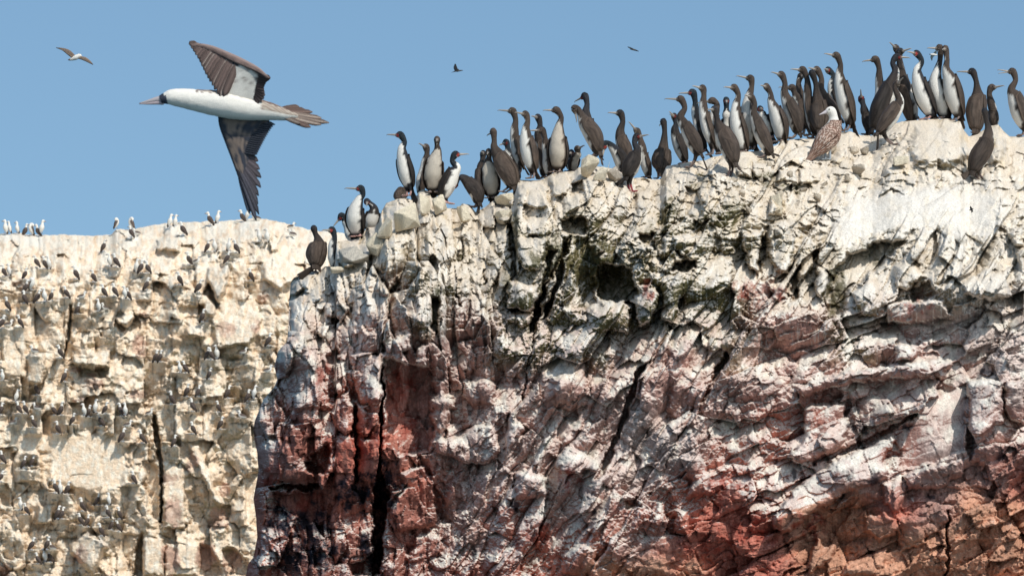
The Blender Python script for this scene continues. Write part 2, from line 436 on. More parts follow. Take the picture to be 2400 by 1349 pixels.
def zone(sz, s, **k):
    a = blocks(X, Y, sz * 1.45, .48, 0.07, s, **k)
    b = blocks(X, Y, sz * .85, 2.3, math.radians(58), s + 20, **k)
    c = blocks(X, Y, sz * .95, 1.6, math.radians(24), s + 40, **k)
    r = a * (1 - mB) + b * mB
    return r * (1 - mC) + c * mC
big = zone(120, 100, tilt=1.2, crack=.06, box=.85, round_=.10)
med = zone(52, 200, tilt=1.5, crack=.07, box=.8, round_=.10)
sml = zone(23, 300, tilt=1.7, crack=.08, box=.7, round_=.08)
tny = blocks(X + 3 * noise(PX / 9, PY / 9, 5), Y + 3 * noise(PX / 9, PY / 9, 6), 10, 1., .4, 77, tilt=2.4, crack=.06, box=.6, round_=.05)
amp = .75 + .35 * fbm(PX / 170, PY / 170, 44, 2)
def ribs(q, s):
    i = np.floor(q); f = q - i; h0 = hsh(i.astype(np.int64), i.astype(np.int64) * 0, s); 
    return (h0 - .5) * .8 + .35 * np.sqrt(np.clip(1 - (2 * f - 1) ** 2, 0, 1)) + .3 * (hsh(i.astype(np.int64), i.astype(np.int64) * 0 + 3, s) - .5) * (f - .5)
qa = (X + .07 * Y) / 62 + .35 * fbm(PX / 200, PY / 130, 81, 3)
qb = (X * math.sin(math.radians(58)) + Y * math.cos(math.radians(58))) / 70 + .3 * fbm(PX / 150, PY / 150, 82, 3)
rib = 1.2 * ribs(qa, 5) * (1 - mB) + 1.7 * ribs(qb, 6) * mB * (1 - mC)
loA = 1 - .25 * sst(780, 1000, PY)
pro = .34 * big * loA + .23 * med * amp * loA + .07 * sml * amp + .012 * tny + .17 * rib * sst(0, 120, PY - rim(PX))
pro = pro + .04 * fbm(PX / 60, PY / 60, 21, 5) + .008 * fbm(PX / 6, PY / 6, 31, 2)
# relief near the crown is chunkier horizontally: slabs and stones
keep = np.ones_like(PX); H = np.zeros_like(PX)
jx = 11 * fbm(PX / 26, PY / 26, 61, 4); jy = 11 * fbm(PX / 26, PY / 26, 71, 4)
for k, pts, h, wdt, gx, gy, kp in FEAT:
    P = np.array(tp(k, pts)); x0, y0 = P.min(0) - 12; x1, y1 = P.max(0) + 12
    m = (PX > x0) & (PX < x1) & (PY > y0) & (PY < y1)
    if not m.any(): continue
    sx, sy = PX[m] + jx[m], PY[m] + jy[m]
    sd = poly_sd(sx, sy, P)
    mk = sst(-1.0, wdt, sd)
    c = P.mean(0); sz = np.maximum((P.max(0) - P.min(0)) / 2, 1)
    val = h + gx * (sx - c[0]) / sz[0] * .5 + gy * (sy - c[1]) / sz[1] * .5
    if h > 0: val = val + .05 * (sst(0, wdt * 3, sd) - 1)
    H[m] = H[m] * (1 - mk * .7) + val * mk
    keep[m] = keep[m] * (1 - mk) + mk * np.minimum(keep[m], kp)
keep = keep * (1 - .68 * sst(1830, 1960, PX) * sst(90, -60, PY - rim(PX) - 190))
EDGED = PX - np.interp(PY, [e[0] for e in EDGE], [e[1] for e in EDGE])
rnd = np.exp(-np.clip(EDGED, 0, None) / 12.)
top = np.exp(-np.clip(PY - rim(PX), 0, None) / 9.)
crown = (1 - .85 * sst(-10, 20, poly_sd(PX, PY, tp('C', FEATSLOPE)))) * sst(330, 200, PY - rim(PX)) * sst(8, 40, PY - rim(PX)) * sst(1200, 1600, PX)
pro = pro + crown * (.05 * blocks(X, Y, 17, 1.5, -.05, 950, tilt=1.8, crack=.1, box=.7) + .035 * fbm(PX / 16, PY / 11, 960, 4)) / np.maximum(keep, .3)
D = near_base(PX, PY) - (rel - 5) * .16 - pro * keep * (1 - .6 * top) - H * (1 - .7 * top) * np.where(H < 0, .95, 1.1) + .45 * rnd * (PY > 640) * (1 - top)
P0 = pos(PX, PY, D)
DN = D.copy()
def near_depth(px, py):
    j = int(np.clip(round((px - 600) / (1840) * (ncol - 1)), 0, ncol - 1))
    d2 = (PX - px) ** 2 + (PY - py) ** 2
    i = np.unravel_index(np.argmin(d2), d2.shape)
    return DN[i]

# ---- colour of the near rock (what is on it: guano, algae, iron red, tar-black lichen)
Nn = normals(P0); up = Nn[..., 2]
ups = blur(up, 3); upl = blur(up, 10)
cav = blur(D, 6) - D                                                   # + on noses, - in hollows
W = gridmap("""
8888888888888888888
8888888888888888888
8888887777777888888
8888866545567888888
8877655434555678898
7777655433344567788
7776664443444466677
6776555544454455566
5555554554465556667
4444457655565555655
3333357765566566554
3322257766655555443
2222246755544543332
2222245554443322111
2222234443332211100
""", 600, 100, 300, 75, PX + 50 * fbm(PX / 120, PY / 120, 8, 3), PY + 50 * fbm(PX / 120, PY / 120, 9, 3), {str(i): i / 9. for i in range(10)})
HUE = {'t': (.33, .27, .18), 'g': (.115, .10, .048), 'm': (.40, .23, .195), 'r': (.45, .17, .125), 'o': (.53, .285, .19), 'd': (.32, .135, .105), 's': (.34, .27, .25), 'p': (.42, .255, .215)}
hue = gridmap("""
ttttttttttttttttttt
ttttttttttttttttttt
ttttttttttttttttttt
ttttttggggggttttttt
tttttggggggggtttttt
tttmggggggggmgtttts
mtmmgmggggggmmgmsss
mmmmmmgggpmtmmgmmss
dmrrmmmpmmmmmmmmmms
mdrrpmmmpsmmrrmmmmm
mdrrmpmmmssrrmmrsmm
ddrrrppmmsrrrrmmppr
rdrrdprpmrrrroorpoo
rkkddprrrprrroooooo
rddddrrrooorroooooo
""".replace('k', 'd'), 600, 100, 300, 75, PX + 40 * fbm(PX / 70, PY / 70, 18, 3), PY + 40 * fbm(PX / 70, PY / 70, 19, 3), HUE)
n1 = fbm(PX / 34, PY / 34, 501, 5); n2 = fbm(PX / 9, PY / 9, 511, 4); n3 = fbm(PX / 4.5, PY / 4.5, 521, 3)
strk = fbm(PX / 5.0, PY / 60, 531, 4)                                  # runs of guano down the face
strk2 = fbm(PX / 12.0, PY / 140, 541, 3)
cell = voro(X / 46, Y / 38, 901)[0]
rock = hue * (1 + .35 * n1 + .25 * n2)[..., None] * (.85 + .3 * cell)[..., None]
rock = rock * (1 - .2 * sst(.02, .3, strk))[..., None]
cov = W * 1.25 - .45 + (ups - .25) * 1.0 + (up - ups) * .65 + .40 * n1 + .20 * n2 + .14 * n3 + .26 * strk * (1 - np.clip(ups, 0, 1)) + cav * .9
below = PY - interp(PX, [(500, 1500), (1250, 1420), (1480, 1340), (1640, 1180), (1720, 1120), (1800, 1235), (1980, 1160), (2200, 1110), (2260, 1075), (2440, 1020)])
bare = sst(-50, 60, below + 60 * n1) 
for ex, ey, erx, ery in [(955, 930, 60, 110), (860, 1060, 80, 110), (740, 1160, 90, 80), (700, 1030, 60, 50), (1560, 500, 26, 40), (1380, 600, 80, 60), (1700, 500, 60, 40)]:
    bare = np.maximum(bare, .75 * sst(.0, .6, 1 - ((PX - ex) / erx) ** 2 - ((PY - ey) / ery) ** 2 + .5 * n1))
cov = cov - .62 * bare
g = sst(-.02, .22, cov)
thin = sst(-.4, .3, cov) * .42 * (1 - .5 * bare)
cream = np.array((.645, .56, .455)); white = np.array((.70, .65, .58)); grey = np.array((.47, .43, .385)); ochre = np.array((.62, .49, .31))
gu = lerp3(np.broadcast_to(cream, rock.shape), np.broadcast_to(white, rock.shape), sst(-.15, .3, n1 + .4 * strk2 + .5 * sst(900, 1100, PY) + .35 * sst(1900, 2050, PX) * sst(420, 470, PY)))
gu = lerp3(gu, np.broadcast_to(ochre, rock.shape), .55 * sst(.1, .45, fbm(PX / 26, PY / 26, 601, 4)) * sst(700, 560, PY))
gu = lerp3(gu, np.broadcast_to(grey, rock.shape), .8 * sst(.05, .30, fbm(PX / 8, PY / 52, 611, 4)) * sst(.75, .3, ups))
gu = gu * (1 + .12 * n3 + .10 * n2)[..., None]
# below the crown the coating is thinner and pinkish
pink = np.array((.59, .46, .415))
gu = lerp3(gu, np.broadcast_to(pink, rock.shape), .8 * sst(600, 840, PY) * sst(.3, -.2, n1 + (ups - .4) * .6))
colr = lerp3(rock, gu, np.clip(np.maximum(g, thin), 0, 1))
# thin white dribbles on steep faces
drb = sst(.26, .36, fbm(PX / 3.2, PY / 75, 651, 3)) * sst(.5, .2, ups) * sst(1000, 650, PY)
colr = lerp3(colr, np.broadcast_to(np.array((.66, .64, .60)), rock.shape), drb * .55)
def stain(cx, cy, rx, ry, strength, col, seed, thr=0.0):
    global colr
    q = 1 - ((PX - cx) / rx) ** 2 - ((PY - cy) / ry) ** 2
    m = sst(thr, thr + .55, q * .75 + .9 * fbm(PX / 20, PY / 26, seed, 5) + .3 * n3 - .15) * (q > -.6) * strength
    colr = lerp3(colr, np.broadcast_to(np.array(col), colr.shape), m)
GRN = (.085, .078, .034); BLK = (.022, .024, .034); RED = (.30, .065, .045)
for a in [(1575, 480, 40, 45), (1345, 510, 42, 60), (1430, 660, 70, 75), (1290, 590, 40, 90), (1200, 540, 40, 70), (1530, 545, 60, 40), (1250, 610, 20, 70),
          (1385, 590, 40, 50), (1650, 520, 60, 40), (1020, 700, 18, 60), (1720, 500, 50, 50), (1640, 430, 40, 40), (400, 0, 1, 1), (1960, 680, 40, 110), (1790, 420, 60, 25), (1190, 640, 22, 60), (2040, 590, 60, 40), (1860, 440, 90, 18)]:
    stain(*a, .85, GRN, int(a[0]), .15)
for a in [(830, 1150, 70, 70), (720, 1230, 80, 90), (900, 1150, 50, 120), (690, 1310, 70, 50), (650, 1210, 40, 60), (760, 1300, 60, 60), (870, 1290, 40, 80)]:
    stain(*a, .95, BLK, int(a[1]), .12)
for a in [(1207, 1185, 18, 20), (1395, 1200, 12, 18), (1590, 1120, 12, 12), (1575, 1065, 9, 9), (1990, 1110, 22, 22), (2050, 1120, 22, 28), (2020, 1000, 40, 28),
          (1860, 1110, 12, 20), (1755, 1150, 10, 10), (2310, 870, 26, 14), (2340, 1070, 20, 20), (1110, 1290, 9, 14), (1195, 1270, 40, 14), (1085, 1220, 5, 14),
          (985, 1270, 10, 16), (985, 1300, 6, 10), (1580, 1230, 9, 14), (1450, 1250, 8, 14), (1500, 1180, 40, 8), (1660, 1140, 12, 10), (2110, 1000, 30, 12), (2180, 1165, 20, 8)]:
    stain(*a, .85, BLK, int(a[0]), .15)
for a in [(950, 900, 60, 50), (960, 1010, 50, 90), (870, 1040, 60, 60), (720, 1180, 70, 40), (800, 1060, 90, 60), (1740, 480 + 200, 40, 40), (1830, 690, 40, 25), (2160, 690, 40, 22), (1340, 1120, 50, 40),
          (1760, 1240, 120, 80), (1900, 1230, 60, 50), (1650, 1280, 90, 50), (1700, 1130, 60, 50), (1260, 1250, 70, 60), (640, 1110, 40, 50), (2150, 720, 60, 20), (1520, 680, 20, 50), (760, 880, 40, 50)]:
    stain(*a, .75, RED, int(a[0]) + 3, .25)
fac = voro((X * math.cos(.07) - Y * math.sin(.07)) / (23 * 1.45 * .48), (X * math.sin(.07) + Y * math.cos(.07)) / (23 * 1.45), 300, .7)[0]
colr = colr * (1 + .16 * (fac - .5))[..., None] * (1 + .10 * n2 + .10 * n3)[..., None]
# dust and guano caught again on the upward facets of stained rock, brown grime in the pits
recl = sst(.55, .8, up + .25 * n3) * sst(.3, .6, W) * .7 * sst(720, 600, PY)
slope = sst(-55, 45, poly_sd(PX + 3 * jx, PY + 3 * jy, tp('C', FEATSLOPE)) + 40 * fbm((PX + 1.2 * PY) / 90, (PY - .5 * PX) / 22, 992, 4))
colr = lerp3(colr, np.array((.71, .665, .60)) * (1 + .16 * fbm(PX / 30, PY / 12, 991, 4) + .12 * n3)[..., None], slope * .62)
recl = recl * (1 - slope)
colr = lerp3(colr, np.broadcast_to(cream, colr.shape), recl)
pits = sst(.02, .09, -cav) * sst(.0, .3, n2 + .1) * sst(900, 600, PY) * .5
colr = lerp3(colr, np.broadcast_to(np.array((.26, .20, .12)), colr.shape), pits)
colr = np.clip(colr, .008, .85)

# ---- wrap the sheet: down to the sea, round the left side and back over the top
rows_t = [(60., .9), (34., .55), (18., .3), (9., .14), (4., .05), (1.5, .015)]
def back_rows():
    outP, outC = [], []
    for k, (dz, dd) in enumerate([(2.4, 9.), (1.0, 4.), (.55, 2.2), (.3, 1.1), (.15, .5), (.05, .18)]):
        p = P0[0].copy(); p[:, 1] += dd; p[:, 2] -= dz
        p[:, 2] += .15 * fbm(PX[0] / 60, np.full(ncol, k * 1.7), 71, 3) * (dz + .2)
        outP.append(p); outC.append(colr[0])
    return outP, outC
bp, bc = back_rows()
down = []
for k, z in enumerate(np.concatenate([np.linspace(.004, .3, 60), np.linspace(.32, 1, 30)])):
    p = P0[-1].copy()
    zz = p[:, 2] * (1 - z) + (-1.5) * z
    p[:, 1] = P0[-1][:, 1] * (1 - min(1, z * 8)) + blur(P0[-1][:, None], 12)[:, 0, 1] * min(1, z * 8) - 1.0 * z + min(1, z * 8) * (.3 * fbm(PX[-1] / 70, np.full(ncol, z * 16), 77, 5) + .25 * blocks(PX[-1], np.full(ncol, z * 1200.), 90, .8, .1, 78, tilt=1.4, crack=.1))
    p[:, 2] = zz
    down.append(p)
Pall = np.concatenate([np.stack(bp), P0, np.stack(down)], 0)
Call = np.concatenate([np.stack(bc), colr, np.repeat(colr[-1:] * .8, len(down), 0)], 0)
side = []; sidec = []
for k, (dx, dy) in enumerate([(3.5, 12.), (1.6, 6.), (.7, 3.), (.3, 1.4), (.12, .6), (.04, .2)]):
    p = Pall[:, 0].copy(); p[:, 0] += dx; p[:, 1] += dy
    p[:, 0] += .1 * fbm(np.arange(len(p)) / 25., np.full(len(p), k * 1.3), 5, 3) * dy ** .5
    side.append(p); sidec.append(Call[:, 0])
right, rightc = extend(Pall[:, -1], Call[:, -1], 1, np.concatenate([np.arange(.015, .5, .02), np.arange(.5, 4, .05), np.arange(4, 12, .12)]), .35, .5, 55)
Pall = np.concatenate([np.stack(side, 1), Pall, np.stack(right, 1)], 1)
Call = np.concatenate([np.stack(sidec, 1), Call, np.stack(rightc, 1)], 1)
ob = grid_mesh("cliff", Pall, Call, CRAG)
tag(ob, kind="structure")
# ------------------------------------------------------------------ distant cliff
# resting boobies: x, y of the feet, pose (b back, w white breast, s sitting, p preening), read from two crops
FG = """38 215 w,70 210 w,128 213 w,190 235 b,232 228 p,285 240 b,315 215 w,880 178 p,985 188 p,985 245 b,1030 228 s,1278 165 w,1318 160 w,1378 228 b,
1580 152 b,1638 135 w,1825 130 b,1860 112 w,1930 120 s,2190 182 s,2200 238 s,1950 277 w,2005 280 w,780 352 b,822 460 w,872 468 b,275 470 b,335 482 b,368 480 w,
25 540 b,65 532 w,190 560 b,570 560 b,700 582 b,1025 500 w,1065 515 b,1110 515 b,1420 452 b,1480 440 s,1565 352 b,1615 350 w,1725 345 w,1775 362 b,1710 440 b,
1885 572 b,1105 642 b,1350 602 b,195 662 b,237 640 p,180 742 b,280 738 b,335 727 w,390 722 b,500 702 b,615 705 s,780 692 b,860 687 b,935 700 w,965 712 b,
1495 662 b,585 822 b,790 792 s,740 800 w,50 792 b,15 930 b,62 918 s,150 920 b,1525 882 b,260 1115 s,455 1152 b,490 1332 b,1175 1182 b,1207 1182 b,
1562 1160 b,1590 1168 b,1630 1155 w,1830 1122 s,1355 1262 w,1395 1265 b,1575 1312 b,2025 1062 b,2015 1262 s,15 1322 w"""
FH = """235 182 b,105 222 w,120 302 b,162 302 b,240 277 s,8 310 b,85 372 s,215 392 b,350 312 b,397 312 b,370 432 b,470 372 b,545 312 w,572 322 b,620 292 w,
680 302 b,652 382 b,780 317 b,807 310 w,825 387 s,965 310 s,793 482 b,920 492 b,1108 242 b,1210 192 b,1285 192 b,1475 202 b,1605 222 b,1642 200 w,1245 287 b,
1412 292 b,1565 332 s,1425 402 b,1245 432 b,1130 512 b,15 622 b,155 652 b,207 642 b,5 742 b,860 752 b,355 812 b,387 815 w,437 822 b,130 922 w,170 952 b,
375 982 b,402 982 b,530 932 b,630 892 b,702 890 w,695 972 b,770 982 b,520 1022 b,568 1032 b,655 1092 b,722 1052 b,767 1062 b,205 1182 b,305 1180 b,
338 1180 s,245 1272 b,325 1262 b,290 1255 w"""
FAR = []
for txt, (ox, oy, s) in ((FG, (0, 480, 3.211)), (FH, (0, 860, 2.759))):
    for r in txt.replace("\n", "").split(","):
        x, y, p = r.split(); FAR.append((ox + float(x) / s, oy + float(y) / s, p))
RIM2 = [(-400, 560), (0, 548), (40, 546), (70, 549), (110, 551), (150, 549), (200, 552), (230, 552), (262, 549), (272, 536), (300, 538), (330, 533), (360, 527), (400, 521),
        (450, 520), (480, 519), (520, 518), (560, 514), (600, 511), (640, 516), (680, 526), (710, 534), (740, 540), (800, 545), (900, 556), (1050, 575)]
nr2, nc2 = 470, 400
v2 = np.linspace(0, 1, nr2)[:, None]; u2 = np.linspace(0, 1, nc2)[None, :]
FX = -70 + (860 + 70) * u2 + 0 * v2
r2 = interp(FX, RIM2) + 3.5 * fbm(FX / 14, FX * 0 + 3, 9, 4)
FY = r2 + (1400 - r2) * v2
h2 = FY - r2
D2 = 164. + 8. * np.exp(-h2 / 60.) + .004 * (1400 - FY)
qx = FX + 7 * fbm(FX / 60, FY / 60, 103, 3); qy = FY + 7 * fbm(FX / 60, FY / 60, 113, 3)
a1 = blocks(qx, qy, 95, .65, .04, 1100, tilt=1.5, crack=.1, box=.85, round_=.08)
a2 = blocks(qx, qy, 42, .75, -.1, 1200, tilt=1.8, crack=.15, box=.8, round_=.08)
a3 = blocks(qx, qy, 19, 1.3, .15, 1300, tilt=2, crack=.15, box=.7, round_=.1)
a4 = blocks(qx, qy, 9, 1.2, .3, 1400, tilt=2, crack=.2, box=.6, round_=.1)
keep2 = np.ones_like(FX); H2 = np.zeros_like(FX)
CR.update({'G': (0, 480, 3.211), 'H': (0, 860, 2.759)})
FEAT2 = [
('G',[(1170,260),(1240,235),(1350,240),(1360,350),(1180,340)],1.0,4,.3,0,.3),
('G',[(1115,390),(1170,330),(1380,360),(1350,400),(1160,480)],-.8,4,0,.3,.2),
('G',[(1550,540),(1560,470),(1720,460),(1720,520),(1700,640),(1640,750),(1600,650)],1.4,4,.5,.3,.2),
('G',[(1545,600),(1570,590),(1660,780),(1640,800)],-1.4,2,0,0,1),
('G',[(1470,680),(1560,670),(1640,790),(1600,850),(1530,820),(1480,740)],1.2,4,.3,.5,.3),
('G',[(870,870),(960,930),(910,960),(880,920)],-1.5,3,0,0,.5),
('G',[(740,930),(780,990),(760,1010)],-1.2,3,0,0,.5),
('G',[(540,1130),(830,1090),(830,1220),(650,1210),(540,1200)],.9,4,0,.2,.3),
('G',[(580,1222),(820,1235),(800,1310),(600,1300)],-2.0,4,0,-.5,.3),
('G',[(520,740),(545,740),(540,960),(480,1150),(470,1150),(510,950)],-2.,3,0,0,1),
('G',[(1640,720),(1900,700),(1980,860),(1880,1050),(1620,1080),(1600,900)],.5,4,.2,.6,.25),
('G',[(1960,340),(2200,320),(2248,560),(2100,650),(1980,560)],.4,5,.1,.6,.25),
('G',[(850,850),(1000,800),(1020,840),(950,930),(900,900)],1.3,4,0,.2,.3),
('G',[(1130,730),(1030,720),(1020,660),(1140,640)],.8,4,0,0,.4),
('G',[(0,940),(200,900),(200,1320),(30,1250)],.4,4,0,.1,.2),
('G',[(210,1120),(340,1120),(325,1349),(200,1349)],.7,4,.3,0,.2),
('G',[(1330,760),(1540,750),(1560,880),(1340,860)],-.6,4,0,.3,.3),
('G',[(1390,900),(1540,890),(1545,1000),(1400,990)],.8,4,0,.5,.3),
('H',[(60,430),(780,420),(820,640),(780,770),(560,800),(340,780),(330,560),(70,560)],0,6,0,.1,.10),
('H',[(985,300),(1012,310),(1057,640),(1052,1010),(1032,1010),(1030,640),(980,380)],-3.5,2,0,0,1),
('H',[(930,600),(1030,640),(1035,1000),(950,960)],-1.2,4,0,0,.3),
('H',[(1060,660),(1190,640),(1200,1050),(1062,1040)],.5,3,0,.3,.2),
('H',[(880,1130),(925,1060),(925,1349),(860,1349)],-3.,4,0,0,.5),
('H',[(1290,1140),(1350,1150),(1420,1250),(1450,1349),(1280,1349)],-2,4,0,0,.4),
('H',[(1430,1170),(1520,1160),(1640,1290),(1600,1349),(1480,1349)],-1.6,4,0,0,.4),
('H',[(930,1100),(1060,1100),(1060,1349),(925,1349)],.6,4,0,0,.2),
('H',[(1070,1130),(1290,1140),(1270,1349),(1065,1349)],.4,3,0,0,.25),
('H',[(450,1130),(570,1060),(640,1100),(700,1140),(600,1349),(450,1200)],1.7,6,.6,0,.25),
('H',[(1580,700),(1700,650),(1700,1080),(1580,1010)],-.8,4,0,0,.3),
('H',[(1200,480),(1290,500),(1380,760),(1460,900),(1400,900),(1300,700)],.9,4,0,.3,.4),
('H',[(245,890),(335,890),(335,1010),(245,1010)],.7,3,0,0,.3),
('H',[(0,800),(60,850),(70,910),(0,880)],-1.2,3,0,0,.5),
('H',[(100,660),(245,650),(245,750),(100,740)],.8,4,0,0,.4),
]
kx = 6.5 * fbm(FX / 16, FY / 16, 161, 4); ky = 6.5 * fbm(FX / 16, FY / 16, 171, 4)
for k, pts, h, wdt, gx, gy, kp in FEAT2:
    P = np.array(tp(k, pts)); x0, y0 = P.min(0) - 12; x1, y1 = P.max(0) + 12
    m = (FX > x0) & (FX < x1) & (FY > y0) & (FY < y1)
    if not m.any(): continue
    sx, sy = FX[m] + kx[m], FY[m] + ky[m]
    mk = sst(-1.5, wdt * 1.5, poly_sd(sx, sy, P))
    c = P.mean(0); sz = np.maximum((P.max(0) - P.min(0)) / 2, 1)
    H2[m] = H2[m] * (1 - mk * .7) + (h + gx * (sx - c[0]) / sz[0] + gy * (sy - c[1]) / sz[1]) * mk
    keep2[m] = keep2[m] * (1 - mk) + mk * np.minimum(keep2[m], kp)
top2 = np.exp(-h2 / 8.)
fl2 = .30 + .70 * sst(-.12, .18, fbm(FX / 75, FY / 90, 251, 3))
pro2 = .65 * a1 + fl2 * (.26 * a2 + .10 * a3 + .05 * a4) + .5 * fbm(FX / 50, FY / 50, 221, 5)
D2 = D2 - pro2 * keep2 * (1 - .5 * top2) - H2 * np.where(H2 < 0, .5, .7) * (1 - .7 * top2)
# the ledge each bird stands on: push rock out below its feet
for x, y, p in FAR:
    if y < np.interp(x, [a[0] for a in RIM2], [a[1] for a in RIM2]) + 8: continue
    m = (np.abs(FX - x) < 22) & (FY > y - 26) & (FY < y + 26)
    if not m.any(): continue
    dx = np.abs(FX[m] - x); dy = FY[m] - y
    lip = sst(18, 7, dx) * np.where(dy > -1.5, np.exp(-np.clip(dy, 0, None) / 9.), 0) * .55
    nook = sst(18, 8, dx) * np.where(dy <= -1.5, np.exp(np.clip(dy + 1, None, 0) / 14.), 0) * .3
    D2[m] += nook - lip
P2 = pos(FX, FY, D2)
def far_depth(px, py):
    d2 = (FX - px) ** 2 + (FY - py) ** 2
    i = np.unravel_index(np.argmin(d2), d2.shape)
    return D2[i]
N2 = normals(P2); up2 = N2[..., 2]; ups2 = blur(up2, 2)
m1 = fbm(FX / 26, FY / 26, 701, 5); m2 = fbm(FX / 6, FY / 6, 711, 4); m3 = fbm(FX / 3.4, FY / 34, 721, 4)
W2 = gridmap("""
99999999
98888888
88877666
76665555
65544455
77766666
78766555
88865555
87764446
76655565
""", 0, 100, 520, 90, FX + 30 * m1, FY + 30 * m2, {str(i): i / 9. for i in range(10)})
cre = np.array((.80, .63, .465)); wht = np.array((.84, .75, .62)); olv = np.array((.42, .345, .225)); tan_ = np.array((.62, .46, .32)); pnk = np.array((.55, .33, .27))
cell2 = voro(qx / 40, qy / 46, 1201)[0]
rk = lerp3(np.broadcast_to(olv, P2.shape), np.broadcast_to(tan_, P2.shape), sst(.35, .8, cell2 + .5 * m1))
pm = np.zeros_like(FX)
for k, cx, cy, rx, ry in [('H', 1240, 610, 45, 60), ('H', 1100, 720, 60, 40), ('H', 1120, 930, 70, 90), ('H', 1410, 980, 60, 70), ('H', 1450, 790, 35, 50), ('H', 600, 100, 60, 60), ('H', 880, 180, 70, 30),
                          ('H', 530, 220, 60, 40), ('H', 20, 1310, 60, 60), ('H', 1100, 1240, 60, 100), ('H', 520, 1200, 50, 60), ('G', 1050, 1060, 60, 90), ('G', 570, 1240, 50, 25), ('G', 1700, 930, 90, 60), ('G', 1980, 700, 40, 60),
                          ('G', 100, 600, 100, 40), ('G', 1930, 900, 50, 60), ('H', 1330, 1230, 60, 100), ('H', 1500, 1260, 60, 90), ('G', 1080, 830, 50, 60)]:
    ox, oy, s = CR[k]; q = 1 - ((FX - ox - cx / s) / (rx / s * 1.3)) ** 2 - ((FY - oy - cy / s) / (ry / s * 1.3)) ** 2
    pm = np.maximum(pm, sst(.1, .5, q * .8 + .7 * m1 + .3 * m2))
rk = lerp3(rk, np.broadcast_to(pnk, rk.shape), pm * .6)
rk = rk * (1 + .22 * m2 + .2 * m1)[..., None]
cov2 = W2 * 1.4 - .22 + (ups2 - .1) * 1.0 + (up2 - ups2) * .4 + .45 * m1 + .3 * m2 + .35 * m3 * (1 - np.clip(ups2, 0, 1)) - pm * .95 * (ups2 < .75)
gu2 = lerp3(np.broadcast_to(cre, rk.shape), np.broadcast_to(wht, rk.shape), sst(-.1, .35, fbm(FX / 12, FY / 20, 731, 4) + .3 * ups2))
gu2 = lerp3(gu2, np.broadcast_to(tan_ * 1.15, rk.shape), .5 * sst(.08, .4, fbm(FX / 22, FY / 16, 741, 4)))
gu2 = gu2 * (1 + .12 * m2)[..., None]
t2 = np.clip(np.maximum(sst(-.1, .3, cov2), .42 * sst(-.5, .2, cov2)), 0, 1)
c2 = lerp3(rk, gu2, t2)
for x, y, p in FAR:                                                  # droppings below each bird
    m = (np.abs(FX - x) < 14) & (FY > y - 2) & (FY < y + 34)
    if m.any():
        s_ = sst(13, 3, np.abs(FX[m] - x) + 5 * m2[m]) * sst(34, 4, FY[m] - y) * .6
        c2[m] = lerp3(c2[m], np.broadcast_to(np.array((.84, .80, .72)), c2[m].shape), s_)
c2 = np.clip(c2, .02, .86)
bk = []
for k, (dz, dd) in enumerate([(40, 90.), (14, 40.), (5, 20.), (2, 8.), (.6, 3.), (.15, 1.)]):
    p = P2[0].copy(); p[:, 1] += dd; p[:, 2] -= dz; bk.append(p)
dn = []
P2l = blur(P2[-1][:, None], 10)[:, 0]
for k, z in enumerate(np.linspace(.003, 1, 110)):
    fz = min(1, z * 12); p = P2[-1] * (1 - fz) + P2l * fz; p[:, 2] = p[:, 2] * (1 - z) - 3 * z
    p[:, 1] += -6 * z + fz * (1.5 * fbm(FX[-1] / 110, np.full(nc2, z * 14), 277, 5) + 1.0 * blocks(FX[-1], np.full(nc2, z * 2400.), 90, .8, .1, 278, tilt=1.5, crack=.1)); dn.append(p)
PA = np.concatenate([np.stack(bk), P2, np.stack(dn)], 0)
CA = np.concatenate([np.repeat(c2[:1], len(bk), 0), c2, np.repeat(c2[-1:], len(dn), 0)], 0)
dxe = np.concatenate([np.arange(.08, 3, .12), np.arange(3, 24, .3), np.arange(24, 60, .8)])
lf, lfc = extend(PA[:, 0], CA[:, 0], -1, dxe, 1.3, 3.0, 61); lf = lf[::-1]; lfc = lfc[::-1]
rg, rgc = extend(PA[:, -1], CA[:, -1], 1, dxe, 1.3, 3.0, 62)
PA = np.concatenate([np.stack(lf, 1), PA, np.stack(rg, 1)], 1); CA = np.concatenate([np.stack(lfc, 1), CA, np.stack(rgc, 1)], 1)
ob = grid_mesh("distant_cliff", PA, CA, FARROCK)
tag(ob, kind="structure")
# ------------------------------------------------------------------ bird building kit (units: photograph pixels, scaled by the parent)
PLUME = tint_material("feather", .52, 1.1, .20, .35, .9, .25, .5, (1, 1, .25))
HORN = tint_material("beak_horn", .4, .5, .12, 0, spec=.4)
SKIN = tint_material("webbed_skin", .55, .8, .2, .2, 1.2, .3, .4)
EYE = tint_material("eye_gloss", .1, .5, 0., 0, spec=.6)
V3 = lambda *a: np.array(a, float)
def nrm(v): return v / (np.linalg.norm(v) + 1e-9)

def mesh_obj(name, V, F, C, mat, parent=None, smooth=True):
    me = bpy.data.meshes.new(name)
    me.from_pydata([tuple(map(float, v)) for v in V], [], F)
    at = me.attributes.new("tint", 'FLOAT_COLOR', 'POINT')
    cc = np.ones((len(V), 4), np.float32); cc[:, :3] = np.clip(np.array(C), 0, 1)
    at.data.foreach_set("color", cc.reshape(-1))
    me.materials.append(mat)
    if smooth: me.polygons.foreach_set("use_smooth", np.ones(len(me.polygons), bool))
    ob = bpy.data.objects.new(name, me); COL.objects.link(ob)
    if parent is not None: ob.parent = parent
    return ob

